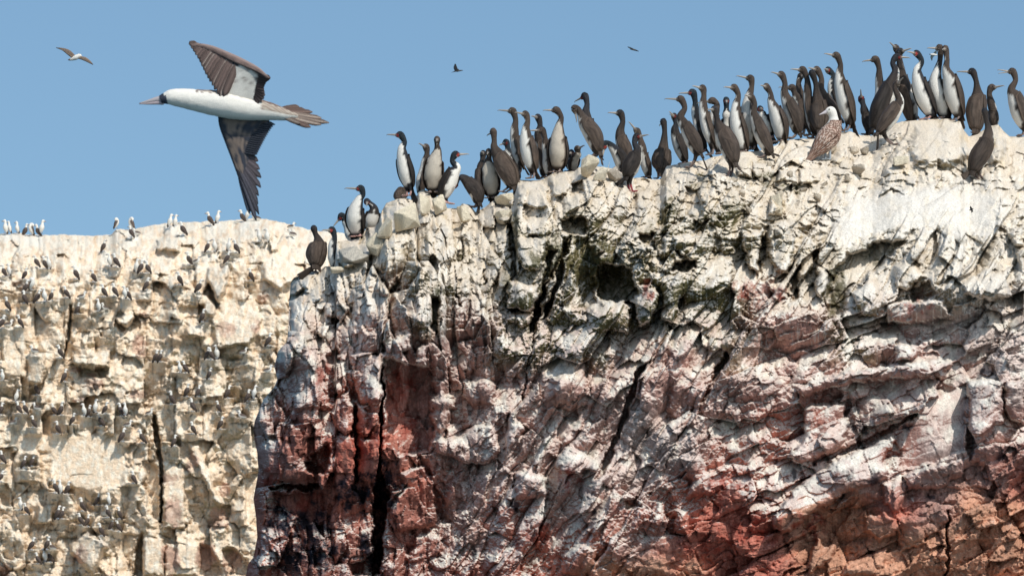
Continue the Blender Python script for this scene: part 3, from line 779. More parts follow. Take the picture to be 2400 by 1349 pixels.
def spline(P, n):
    """Catmull-Rom through the points (any dimension), n samples; also returns the running parameter"""
    P = np.array(P, float); m = len(P)
    Q = np.vstack([2 * P[0] - P[1], P, 2 * P[-1] - P[-2]])
    t = np.linspace(0, m - 1 - 1e-6, n); i = t.astype(int); f = (t - i)[:, None]
    a, b, c, d = Q[i], Q[i + 1], Q[i + 2], Q[i + 3]
    return .5 * (2 * b + (c - a) * f + (2 * a - 5 * b + 4 * c - d) * f ** 2 + (3 * b - a - 3 * c + d) * f ** 3), t

def frames(S, vent):
    T = np.gradient(S, axis=0); T /= np.linalg.norm(T, axis=1, keepdims=True) + 1e-9
    Vn = vent - (vent * T).sum(1, keepdims=True) * T
    Vn /= np.linalg.norm(Vn, axis=1, keepdims=True) + 1e-9
    return T, Vn, np.cross(T, Vn)

def loft(S, A, Bq, vent, colf, nseg=18):
    """closed tube; A radius along ventral axis, Bq sideways; colf(t index, phi)"""
    T, Vn, Sd = frames(S, vent); n = len(S)
    V, C, F = [], [], []
    ph = np.linspace(0, 2 * np.pi, nseg, endpoint=False)
    for i in range(n):
        for p in ph:
            V.append(S[i] + Vn[i] * A[i] * math.cos(p) + Sd[i] * Bq[i] * math.sin(p))
            C.append(colf(i / (n - 1), p if p <= np.pi else 2 * np.pi - p, i, V[-1]))
    for i in range(n - 1):
        for j in range(nseg):
            a = i * nseg + j; b = i * nseg + (j + 1) % nseg
            F.append((a, b, b + nseg, a + nseg))
    F.append(tuple(range(nseg - 1, -1, -1))); F.append(tuple((n - 1) * nseg + j for j in range(nseg)))
    return V, F, C

def sheet(G, C, th, closed=True):
    """thick sheet from a grid of points G[i][j] with colours; th thickness along local normal"""
    G = np.array(G, float); C = np.array(C, float); R, Q = G.shape[:2]
    n = np.cross(np.gradient(G, axis=0), np.gradient(G, axis=1)); n /= np.linalg.norm(n, axis=-1, keepdims=True) + 1e-9
    th = np.asarray(th, float)
    th = th[..., None] if th.ndim else th
    V = np.concatenate([(G + n * th / 2).reshape(-1, 3), (G - n * th / 2).reshape(-1, 3)])
    CC = np.concatenate([C.reshape(-1, 3), C.reshape(-1, 3)])
    F = []; o = R * Q
    for i in range(R - 1):
        for j in range(Q - 1):
            a = i * Q + j
            F.append((a, a + 1, a + Q + 1, a + Q)); F.append((o + a, o + a + Q, o + a + Q + 1, o + a + 1))
    rim_ = [(0, j) for j in range(Q)] + [(i, Q - 1) for i in range(1, R)] + [(R - 1, j) for j in range(Q - 2, -1, -1)] + [(i, 0) for i in range(R - 2, 0, -1)]
    for k in range(len(rim_)):
        a = rim_[k][0] * Q + rim_[k][1]; b = rim_[(k + 1) % len(rim_)]; b = b[0] * Q + b[1]
        F.append((a, a + o, b + o, b))
    return V, F, CC

BLK_ = np.array((.020, .020, .024)); DRK = np.array((.034, .026, .022)); BRN = np.array((.066, .047, .036)); LBR = np.array((.15, .11, .085))
WHT = np.array((.84, .80, .73)); CRM = np.array((.60, .53, .44)); GRB = np.array((.017, .024, .030)); REDF = np.array((.36, .055, .045)); PNK = np.array((.50, .30, .27)); HRN = np.array((.42, .37, .32))
#   plumage: back, wing, neck, head, belly, throat, face, feet
PL = {'A': (BLK_ * 1.2, DRK * .75, GRB, GRB, WHT, WHT * .9, REDF, PNK),
      'J': (BRN, BRN * 1.05, BRN * 1.05, BRN * 1.15, WHT * .97, CRM * .5, LBR * .8, np.array((.25, .19, .17))),
      'G': (BRN, DRK * 1.2, BRN * .9, BRN, CRM * 1.05, CRM * .5, LBR * .7, np.array((.25, .19, .17))),
      'D': (BRN * .95, BRN, DRK * .9, BLK_ * 1.3, WHT * .9, DRK, DRK, np.array((.13, .09, .085))),
      'K': (DRK, DRK * 1.25, BLK_ * 1.4, BLK_, WHT * .85, BLK_, REDF * .6, np.array((.12, .085, .08)))}

def cormorant(crop, kind, az, r, pts, foot=None, tail=None, behind=None, label="", seed=0, white=None, headdir=1, hw=0.0, openb=0, wing=1.0, top=None, turn=0):
    ox, oy, s = {'2': (680, 280, 3.55), '3': (1120, 200, 4.8), '4': (1520, 140, 4.652), '5': (1900, 80, 3.748)}[crop]
    rs = random.Random(seed)
    Pp = [(ox + x / s, oy + y / s) for x, y in pts]                  # T B C N M H K in photo pixels
    r = r / s
    fx, fy = (ox + foot[0] / s, oy + foot[1] / s) if foot else (Pp[0][0] + (Pp[0][0] - Pp[1][0]) * .3, Pp[0][1] + 16)
    if behind is None:
        Dp = float(near_depth(fx, max(fy, rim(fx) + 3)))
    else:
        Dp = float(near_depth(fx, rim(fx) + 3)) + behind
    root = bpy.data.objects.new("cormorant", None); COL.objects.link(root)
    root.location = pos(fx, fy, Dp); k = Dp / FPX; root.scale = (k, k, k)
    root.empty_display_size = 20
    tag(root, label, "cormorant", "cormorants standing along the rocky crest")
    a = math.radians(az); f = V3(-math.cos(a), -math.sin(a), 0)
    lean = [-10, 0, 5, 8, 9, 12]
    P = []
    for i in range(6):
        P.append(V3(Pp[i][0] - fx, f[1] * lean[i] * 1.0, -(Pp[i][1] - fy)))
    kb = V3(Pp[6][0] - Pp[5][0], 0, -(Pp[6][1] - Pp[5][1]))
    L = 31.0; d2 = L * L - kb @ kb
    kb[1] = -math.copysign(math.sqrt(max(d2, 0)), headdir) if d2 > 30 else 0
    kb = kb if d2 <= 30 else kb
    hd = nrm(kb); Lb = np.linalg.norm(kb)
    hs = 1.0
    Hc = P[5]
    hb = Hc + hd * 8.5
    pre = P[0] + (P[0] - P[1]) * .28
    hfwd = Hc * 1.0
    S0 = [pre] + P[:5] + [Hc - hd * 2.0 + V3(0, 0, .4), Hc + hd * 5.0, Hc + hd * 10.5 - V3(0, 0, .6)]
    #      pre   T      B       C      N     M     H      front  beakbase
    RA = [r * .24, r * .58, r * .93, r * .78, 9.8, 6.3, 8.7, 6.6, 3.2]
    RB = [r * .22, r * .62, r * .95, r * .83, 10.0, 6.0, 7.7, 5.8, 2.8]
    n = 46
    S, t = spline(S0, n)
    A = spline([[x] for x in RA], n)[0][:, 0]; Bq = spline([[x] for x in RB], n)[0][:, 0]
    vent = np.zeros((n, 3))
    for i in range(n):
        h = np.clip((t[i] - 4.6) / 1.6, 0, 1)
        hv = V3(0, 0, -1)
        side_f = f if abs(nrm(hd) @ f) > -.3 else f
        vent[i] = nrm(side_f * (1 - h) + hv * h * 1.0 + (hd * .35 if h > 0 and h < 1 else 0))
    back, wingc, neckc, headc, belly, throat, face, feetc = [c * u_ for c, u_ in zip(PL[kind], [rs.uniform(.65, 1.2), rs.uniform(.7, 1.15), rs.uniform(.6, 1.1), rs.uniform(.6, 1.15), rs.uniform(.85, 1.05), 1, rs.uniform(.6, 1.1), rs.uniform(.8, 1.2)])]
    if 'crimson feet' in label: feetc = np.array((.33, .06, .075))
    wl = {'A': 4.55, 'J': 4.35, 'G': 3.6, 'D': 3.2, 'K': 4.2}[kind] if white is None else white
    sp = [rs.uniform(0, 6.28) for _ in range(4)]
    def colf(tt, ph, i, v):
        ti = t[i]
        j = .16 * math.sin(3.1 * ph + sp[0] + ti * 5) + .10 * math.sin(9 * ti + sp[1])
        if ti < 1.25:                                                # dark thighs and vent
            c = back * .7
            if ti > .95 and ph < .8 + j: c = back * (1 - (ti - .95) / .3) * .7 + belly * (ti - .95) / .3
            return c
        if ti < 6.0:
            wide = 1.15 if ti < 3.2 else 1.15 - .18 * (ti - 3.2)
            if ti > wl - .35: wide *= max(0, (wl - ti) / .35 + .15)
            base = back if ti < 3.6 else (back * (4.6 - ti) + neckc * (ti - 3.6) if ti < 4.6 else neckc)
            if kind in 'JG' and 3.4 < ti < 5.6: base = base * 1.05
            m = min(1, max(0, (wide + j - ph) / .12))
            c = base * (1 - m) + belly * m
            if kind == 'G' and ti < 4: c = c * (1 - .12 * max(0, math.sin(ti * 7 + ph * 3)))
            return c
        c = headc * (1 + .12 * math.sin(7 * ph + ti * 4))
        if ph < .75 and ti < 7.2: c = throat if kind != 'D' else neckc
        if 6.75 < ti < 7.75 and .6 < ph < 1.95: c = face
        if ti > 7.6: c = headc * .4 + HRN * .45
        return c
    Vv, F, C = loft(S, A, Bq, vent, colf, 20)
    # soft feather unevenness
    Vv = np.array(Vv)
    nn = noise(Vv[:, 0] * .22 + seed, Vv[:, 2] * .22, seed) + .5 * noise(Vv[:, 0] * .6, Vv[:, 2] * .6 + seed, seed + 1)
    cen = np.repeat(S, 20, 0); Vv = cen + (Vv - cen) * (1 + .035 * nn)[:, None]
    mesh_obj("body", Vv, F, C, PLUME, root)
    T_, Vn, Sd = frames(S, vent)
    # beak: upper and lower mandible with a small hook
    bs = Hc + hd * 9.0; tip = Hc + hd * Lb
    upn = nrm(V3(0, 0, 1) - hd * hd[2])
    sdn = np.cross(hd, upn)
    for nm, sg in (("upper_beak", 1), ("lower_beak", -1)):
        ln = Lb - 9.0 - (0 if sg > 0 else 2.5); m = 9
        Sb = []
        op = (openb if sg > 0 else -openb) * .5
        for q in range(m):
            u = q / (m - 1)
            p = bs + hd * ln * u + upn * (sg * .9 * (1 - u * .6) + op * u)
            if sg > 0 and u > .85: p = p - upn * 2.3 * (u - .85) / .15
            Sb.append(p)
        rr = [2.7 - 1.5 * min(1, q / (m - 1) * 1.2) for q in range(m)]; rr[-1] = .5
        if sg < 0: rr = [x * .72 for x in rr]
        hc = HRN * rs.uniform(.75, 1.1) * (1 if sg > 0 else .9)
        b_ = loft(np.array(Sb), np.array(rr) * .85, np.array(rr) * .9, np.array([-upn] * m), lambda tt, ph, i, v: hc * (1 - .25 * tt), 8)
        mesh_obj(nm, *b_, HORN, root)
    for sg in (-1, 1):                                               # eyes
        c = Hc + hd * 4.2 + upn * 2.0 + sdn * sg * 6.1
        ring = []
        n_ = 8; Vs, Fs = [], []
        for u in range(1, 5):
            for q in range(n_):
                th = math.pi * u / 5; p = 2 * math.pi * q / n_
                Vs.append(c + (hd * math.cos(p) * math.sin(th) + upn * math.sin(p) * math.sin(th) + sdn * math.cos(th) * .6) * 1.5)
        for u in range(3):
            for q in range(n_):
                x = u * n_ + q; y = u * n_ + (q + 1) % n_; Fs.append((x, y, y + n_, x + n_))
        Fs.append(tuple(range(n_ - 1, -1, -1))); Fs.append(tuple(range(3 * n_, 4 * n_)))
        mesh_obj("eye", Vs, Fs, [np.array((.02, .015, .015))] * len(Vs), EYE, root)
    # folded wings wrapped over the back, running out past the rump
    i0 = int((3.55) / 8 * (n - 1)); i1 = 2
    for sg in (-1, 1):
        G, GC = [], []
        rows = 36; colsn = 16; wsd = rs.random() * 50
        for u in range(rows):
            uu_ = u / (rows - 1)
            ti = i0 + (i1 - i0) * min(1, uu_ / .86)
            ia = int(ti); fb = ti - ia; ib = min(ia + 1, n - 1)
            lp = lambda Z: Z[ia] * (1 - fb) + Z[ib] * fb
            c, ve, si, ra, rb, tg = lp(S), lp(Vn), lp(Sd), lp(A), lp(Bq), lp(T_)
            fl = .62 * r * (1 - uu_) ** .5
            ra = max(ra, fl); rb = max(rb, fl * .9)
            if uu_ > .86: c = c - nrm(tg) * (uu_ - .86) / .14 * r * .6
            cover = (.60 if uu_ > .08 else .3 + .3 * uu_ / .08) * wing
            lo = math.pi * (1 - cover) if uu_ < .5 else math.pi * (1 - cover + (uu_ - .5) * .42)
            lo = lo + .25 * (1 - min(1, uu_ / .16))
            hi = math.pi * .985
            row, rc = [], []
            for q in range(colsn):
                v = q / (colsn - 1); ph = lo + (hi - lo) * v
                off = 1.3 + (1.0 if v < .30 + .25 * uu_ else 0) + 1.6 * math.sin(math.pi * min(1, v * 1.1)) * math.sin(math.pi * min(1, uu_ + .1)) + (1.2 if v < .12 else 0)
                row.append(c + ve * (ra + off) * math.cos(ph) + si * sg * (rb + off) * math.sin(ph))
                nzv = float(noise(np.array(v * 9 + wsd), np.array(uu_ * 5.), seed)) + .6 * float(noise(np.array(v * 16 + wsd), np.array(uu_ * 16.), seed + 3))
                cc = wingc * (1.0 + .55 * nzv)
                if abs(v - (.30 + .25 * uu_)) < .035 and uu_ > .25: cc = cc * .5       # edge of the folded primaries
                if v < .08: cc = cc * 1.45
                if .12 < uu_ < .5 and v > .45: cc = cc * 1.12
                if uu_ > .8: cc = cc * .75
                if kind in 'AK': cc = cc * .9
                rc.append(cc)
            G.append(row); GC.append(rc)
        vv_, ff_, c_ = sheet(G, GC, 1.6)
        mesh_obj("wing", vv_, ff_, c_, PLUME, root)
    # tail: stiff fan
    tb = P[0] + (P[0] - P[1]) * .1 - f * r * .25
    if tail: tt_ = V3(ox + tail[0] / s - fx, -f[1] * 14 , -(oy + tail[1] / s - fy))
    else: tt_ = tb + nrm(nrm(P[0] - P[1]) * .8 - f * .35 - V3(0, 0, .15)) * 27
    ax = nrm(tt_ - tb); lat = nrm(np.cross(ax, f + V3(0, 0, .02))); 
    G, GC = [], []
    for u in range(9):
        uu_ = u / 8; row, rc = [], []
        for q in range(9):
            v = q / 4 - 1; wd = 4.5 + 5.5 * uu_
            ext = (1 if u < 8 else 1 + .05 * ((q % 2) * 2 - 1) - .08 * v * v)
            row.append(tb + (tt_ - tb) * uu_ * ext + lat * v * wd - f * (1 - v * v) * 1.5)
            rc.append(back * (.75 if q % 2 else 1.15))
        G.append(row); GC.append(rc)
    mesh_obj("tail", *sheet(G, GC, 1.4), PLUME, root)
    # legs with webbed feet
    latf = V3(f[1], -f[0], 0) * 1.0
    for sg in (-1, 1):
        hip = P[0] + latf * sg * r * .34 + f * 2
        ft = V3(0, 0, 1.0) + latf * sg * max(5.5, r * .3) + f * 2
        kn = hip * .45 + ft * .55 - f * 3.5
        Sl, _ = spline([hip, hip * .7 + kn * .3 + f * .8, kn, ft - f * 1.5 + V3(0, 0, 1.5)], 12)
        ra_ = np.interp(np.linspace(0, 1, 12), [0, .3, .55, 1], [r * .33, r * .24, 3.0, 2.0])
        def lc(tt, ph, i, v): return back * .6 if tt < .66 else feetc
        leg = mesh_obj("leg", *loft(Sl, ra_, ra_, np.array([f] * 12), lc, 10), PLUME, root)
        fd = nrm(f + latf * sg * .35)
        fl_ = nrm(V3(-fd[1], fd[0], 0))
        G, GC = [], []
        for u in range(6):
            uu_ = u / 5; row, rc = [], []
            for q in range(7):
                v = q / 3 - 1; toe = abs((q % 3) - 0) < .5
                ln = 14.5 * uu_ * (1 if toe or u < 5 else .86) * (1 - .14 * abs(v))
                row.append(ft + fd * (ln - 3) + fl_ * v * (1.5 + 6.0 * uu_) + V3(0, 0, (1.6 if toe else .3) - .4 * uu_))
                rc.append(feetc * (1.1 if toe else .8))
            G.append(row); GC.append(rc)
        mesh_obj("webbed_foot", *sheet(G, GC, 1.3), SKIN, leg)
    return root

B = cormorant
sd_ = [0]
def c(crop, kind, az, r, pts, **k):
    sd_[0] += 1
    v = [tuple(map(float, p.split(','))) for p in pts.split()]
    return cormorant(crop, kind, az, r, v, seed=sd_[0], **k)
# points are: vent, belly, shoulders, neck base, neck middle, head, beak tip
c('2','D',-50,80,"210,1205 212,1130 232,1045 228,990 208,945 193,903 170,900",foot=(235,1268),tail=(70,1325),headdir=-1,label="dark brown cormorant seen from behind at the far left end of the crest")
c('2','A',30,50,"365,1215 360,1150 352,1095 355,1035 368,975 345,922 265,930",foot=(370,1250),behind=.0,label="slim white-breasted cormorant tucked behind a stone, second from the left end of the crest")
c('2','A',20,45,"510,1000 495,950 480,890 462,850 445,825 425,808 357,893",foot=(520,1030),behind=.35,label="cormorant with red face bending its beak down, half hidden left of the big white-breasted one",wing=.8)
c('2','A',62,78,"555,935 540,840 545,755 575,665 605,625 583,578 450,572",foot=(560,978),behind=.02,label="large black and white red-faced cormorant standing low on the left shoulder of the crest")
c('2','K',95,62,"670,900 675,850 692,790 695,740 665,700 640,690 640,735",foot=(670,935),behind=.3,white=3.2,label="hunched dark cormorant with tucked head, touching the large black and white one's right side")
c('2','D',-70,42,"905,680 912,640 930,600 945,590 955,600 950,620 930,640",foot=(905,710),behind=.45,label="brown cormorant crouching low behind the boulder under the tall black and white one")
c('2','A',48,66,"985,545 965,450 938,330 930,240 950,185 912,130 800,124",foot=(985,640),tail=(1045,695),behind=.03,label="tall black and white cormorant with pink feet on top of the left boulder pile")
c('2','J',15,45,"1080,600 1085,510 1105,430 1128,340 1138,280 1128,230 1070,207",foot=(1085,650),behind=.3,label="slender brown-necked cormorant partly hidden, between the tall black and white one and the front-facing one")
c('2','G',88,82,"1188,560 1188,460 1200,360 1225,265 1222,215 1222,172 1220,195",foot=(1190,612),behind=.05,white=4.4,label="cormorant facing the viewer with dirty grey-white belly, on the left boulder pile")
c('2','A',150,70,"1275,640 1310,550 1355,450 1385,395 1350,345 1378,292 1490,285",foot=(1315,705),behind=.1,tail=(1215,690),label="leaning black and white cormorant looking right, just left of the one bending over")
c('2','K',-20,66,"1560,680 1545,600 1490,530 1440,485 1398,485 1370,540 1358,590",foot=(1545,730),tail=(1562,780),behind=-.05,white=2.0,label="glossy dark cormorant bent over with its neck arched down to the left")
c('2','D',-70,38,"1590,560 1585,500 1582,430 1590,380 1600,330 1605,278 1590,270",foot=(1590,620),behind=.5,label="black-headed cormorant mostly hidden behind the pale-bellied one, right of the bending one")
c('2','G',88,74,"1680,610 1668,520 1655,420 1650,350 1655,310 1652,275 1640,305",foot=(1665,660),behind=.1,white=4.0,label="pale grey-bellied cormorant facing the viewer with sunken head, between bending and brown-backed birds")
c('2','J',-38,84,"1850,545 1810,440 1750,325 1700,230 1698,170 1688,95 1635,108",foot=(1790,605),tail=(1875,630),behind=.0,headdir=-1,white=3.2,label="brown-backed cormorant with tail fanned on a wedge stone, small head turned left")
c('2','A',35,42,"1885,480 1865,410 1840,330 1818,280 1810,230 1795,195 1740,228",foot=(1890,520),behind=.5,label="small white-throated cormorant peeking out left of the tall grey-brown pair")
c('3','J',8,72,"485,880 455,760 418,620 412,490 425,385 385,285 220,270",foot=(465,1015),behind=.2,label="tall grey-brown cormorant in profile looking left, left neighbour of the white-fronted one")
c('3','J',35,98,"610,920 580,780 548,620 540,490 560,400 533,325 415,312",foot=(610,1050),behind=.02,label="cormorant with a long clean white front and brown neck, beak raised slightly left")
c('3','D',0,58,"730,980 710,820 690,650 682,540 700,440 675,357 600,357",foot=(720,1050),behind=.45,label="dark-headed cormorant standing behind the white-fronted one, only neck and back showing")
c('3','J',25,55,"795,990 780,900 772,790 765,680 755,590 715,505 575,515",foot=(800,1040),behind=.25,label="shorter cormorant with brown head and slim white belly, squeezed beside the broad grey-bellied one")
c('3','G',70,110,"900,900 905,770 902,620 915,460 938,360 878,282 730,280",foot=(880,985),behind=.03,white=4.4,label="broad cormorant with brownish grey belly framed by both wings, beak to the left")
c('3','K',60,42,"1045,940 1040,890 1040,840 1050,800 1058,780 1050,768 1018,800",foot=(1045,975),behind=.5,white=2.2,label="little dark cormorant low on the skyline behind the fluffy round-headed one")
c('3','G',120,50,"1080,950 1078,890 1098,825 1118,780 1125,745 1122,722 1200,695",foot=(1085,980),behind=.35,white=4.5,label="fluffy grey round-headed cormorant crouched low against the sky, left of the preening one")
c('3','K',-30,60,"1330,720 1310,580 1265,440 1218,300 1230,200 1200,112 1085,160",foot=(1330,800),behind=.4,headdir=-1,label="black cormorant with head high above the preening brown one, looking left")
c('3','J',-12,108,"1340,720 1300,570 1215,430 1165,330 1128,255 1090,260 1115,410",foot=(1285,815),tail=(1400,900),behind=.02,label="large brown cormorant preening its breast with its beak pointing straight down, on a square stone")
c('3','D',-20,85,"1690,850 1650,720 1612,600 1605,500 1632,400 1600,306 1460,303",foot=(1680,940),behind=.5,label="grey-brown cormorant with dark cap in profile left, standing behind the low preening one")
c('3','A',15,82,"1610,950 1610,850 1562,760 1510,690 1470,650 1430,670 1392,850",foot=(1600,1010),behind=.25,label="dark cormorant with white belly bending its black head down, pale beak pointing down")
c('3','J',30,55,"1910,1000 1890,900 1868,800 1850,700 1825,590 1790,515 1695,410",foot=(1910,1040),behind=.35,label="brown cormorant throwing its beak up to the sky behind the dark red-faced one")
c('3','K',205,98,"1695,1020 1725,920 1775,800 1795,715 1765,640 1795,570 1928,553",foot=(1725,1200),tail=(1510,1165),headdir=1,white=4.2,label="dark red-faced cormorant with crimson feet, beak pointing right, in front at mid crest")
c('3','D',-75,98,"2060,950 2065,860 2082,760 2095,640 2105,500 2090,400 2050,412",foot=(2055,1050),behind=.15,headdir=-1,label="fat-bodied cormorant with straight thin neck seen from behind at the dip in the crest")
c('4','K',12,74,"385,1080 345,960 305,850 290,760 302,690 282,618 220,590",foot=(385,1140),behind=.3,openb=6,white=3.6,label="dark cormorant with open beak behind the large brown one on the pale block")
c('4','J',-12,92,"540,1010 490,890 420,750 352,620 398,520 352,422 175,413",foot=(455,1180),tail=(655,1240),behind=None,white=3.9,label="large brown cormorant with S-bent neck walking left on the pale block")
c('4','A',10,56,"600,950 560,850 530,690 512,560 512,455 480,355 330,360",foot=(610,1010),behind=.5,label="dark cormorant with bright red eye patch, its head just above the large S-necked one")
c('4','J',25,72,"690,900 652,770 612,620 597,480 606,390 590,310 475,292",foot=(690,1040),behind=.25,label="brown-necked cormorant with white belly standing right of the red-eyed one")
c('4','J',10,66,"790,960 745,800 715,640 735,540 750,480 695,445 525,467",foot=(790,1030),behind=.2,label="cormorant whose pale brown head sticks out left behind the black-headed front one")
c('4','D',-25,112,"915,1100 880,950 820,800 768,690 750,620 722,533 640,547",foot=(880,1275),behind=None,white=3.4,label="bulky brown-backed cormorant with black head, front bird on the flat pale rock")
c('4','A',88,46,"860,860 852,760 850,670 850,600 850,530 848,452 845,500",foot=(860,930),behind=.6,label="black cormorant facing the viewer with red face, in the gap left of the tall ones")
c('4','J',45,88,"1035,960 990,790 955,630 958,490 982,385 935,305 815,308",foot=(1040,1010),behind=.15,label="white-bellied cormorant with dark back edge, left of the tallest brown-headed one in the middle group")
c('4','J',45,80,"1135,890 1095,700 1080,520 1102,390 1127,290 1110,203 958,170",foot=(1130,985),behind=.12,label="tallest brown-headed cormorant of the middle group, beak slightly raised to the left")
c('4','J',-8,88,"1310,1000 1245,840 1185,690 1150,570 1160,470 1122,400 1045,392",foot=(1230,1075),tail=(1420,1050),behind=None,label="slim brown cormorant in front of the tallest one, wings folded, tail touching the rock")
c('4','A',60,58,"1325,800 1295,720 1255,640 1235,590 1222,560 1218,545 1230,560",foot=(1325,860),behind=.5,white=6,label="cormorant with its head tucked away and only the white breast showing in the middle group")
c('4','J',40,92,"1455,850 1430,710 1385,570 1342,460 1333,370 1287,297 1215,297",foot=(1420,900),behind=.1,label="white-bellied cormorant with one dark wing, short beak left, right of the hidden-headed one")
c('4','J',-5,95,"1620,770 1595,640 1530,480 1487,360 1492,250 1452,157 1335,137",foot=(1575,860),tail=(1760,860),behind=.05,label="brown cormorant with white flank stepping left on the pale ledge, neck stretched up")
c('4','J',10,54,"1690,700 1660,590 1635,470 1612,400 1592,350 1565,303 1420,292",foot=(1690,820),behind=.45,label="small-headed brown cormorant low behind the one stepping on the ledge")
c('4','J',0,62,"1750,720 1715,560 1680,450 1650,350 1640,250 1668,175 1720,190",foot=(1750,830),behind=.6,label="brown cormorant with neck arched and head hidden behind its neighbour")
c('4','J',-15,66,"1795,760 1765,600 1742,450 1740,320 1735,200 1685,102 1550,98",foot=(1790,860),behind=.35,label="brown cormorant with long straight beak pointing left, leftmost high head of the crowded cluster")
c('4','J',-10,84,"2055,700 2000,560 1935,440 1882,320 1892,200 1842,102 1740,92",foot=(2050,850),behind=.3,label="brown-headed cormorant of the crowded cluster with a rounded crown and broad back")
c('4','D',-62,98,"1868,760 1872,640 1862,500 1842,365 1832,250 1792,135 1740,122",foot=(1860,860),behind=.15,headdir=-1,label="black-headed cormorant with its brown back to the viewer, behind the white-headed booby")
c('4','A',20,52,"2050,560 2020,430 1995,330 2005,260 2022,170 1965,112 1905,115",foot=(2060,830),behind=.5,label="black and white red-eyed cormorant between the crowded cluster and the tall white-bellied one")
c('5','J',30,78,"345,750 310,610 272,460 256,345 266,265 228,186 118,170",foot=(310,855),tail=(420,945),behind=.03,label="tall upright cormorant with broad white belly, standing just right above the white-headed booby")
c('5','K',-40,48,"515,860 502,790 490,720 475,665 465,610 450,560 438,485",foot=(500,885),tail=(480,880),behind=.45,white=4.4,label="small dark cormorant pointing its beak straight up, behind and right of the tall upright one")
c('5','J',0,55,"605,800 605,650 612,500 607,400 606,290 572,216 457,232",foot=(600,880),behind=.5,label="grey-brown cormorant in profile left, half hidden by the huge dark one")
c('5','J',10,55,"880,640 850,520 815,400 795,300 782,190 755,117 690,77",foot=(880,770),behind=.6,label="cormorant with beak tilted up to the left, rearmost of the three stacked heads")
c('5','D',172,80,"895,740 870,620 835,480 800,330 785,230 795,150 888,128",foot=(890,790),behind=.35,white=3.0,label="dark broad cormorant looking right with raised beak, middle of the three stacked heads")
c('5','K',188,98,"575,800 622,660 685,500 752,330 728,245 768,192 885,197",foot=(640,900),tail=(480,970),behind=.1,white=4.4,label="huge dark cormorant leaning right with thick neck, beak level to the right")
c('5','J',190,76,"620,850 690,745 760,640 785,570 750,480 765,430 812,388",foot=(715,975),tail=(585,1015),behind=None,white=4.6,label="young brown cormorant in front with white breast to the right, tail fanned on slope")
c('5','A',42,78,"1060,690 1005,570 955,430 940,315 980,240 935,172 845,163",foot=(1010,752),behind=.08,white=4.7,label="brown-headed cormorant with bright white belly, left of the three on top of the pale dome")
c('5','J',60,76,"1185,700 1135,560 1100,430 1115,320 1140,225 1135,125 1022,125",foot=(1130,745),behind=.1,label="black-headed cormorant with white belly, middle of the three on top of the pale dome")
c('5','J',38,84,"1300,690 1262,550 1230,410 1195,310 1202,220 1188,130 1150,150",foot=(1270,760),tail=(1335,835),behind=.02,label="white-bellied cormorant with brown wing, right one of the three on top of the pale dome")
c('5','D',-50,88,"1440,820 1450,690 1472,570 1470,480 1462,400 1428,320 1292,316",foot=(1470,870),tail=(1415,945),behind=.1,label="dark-headed cormorant with broad brown back turned to us, right of the pale dome")
c('5','J',200,48,"1612,800 1612,750 1610,690 1592,610 1575,520 1600,465 1705,452",foot=(1612,850),behind=.3,label="small brown cormorant looking right, standing behind a pale upright stone")
c('5','J',8,84,"1885,810 1845,700 1800,560 1770,480 1806,400 1777,325 1645,322",foot=(1860,895),behind=.05,openb=9,white=3.6,label="cormorant with wide open beak at the right edge of the picture, looking left")
c('5','D',215,86,"1440,1190 1485,1080 1548,960 1570,840 1555,760 1540,672 1528,662",foot=(1490,1275),tail=(1330,1262),headdir=-1,behind=None,white=3.9,label="dark young cormorant seen from behind, standing lowest on the white slope at the right")
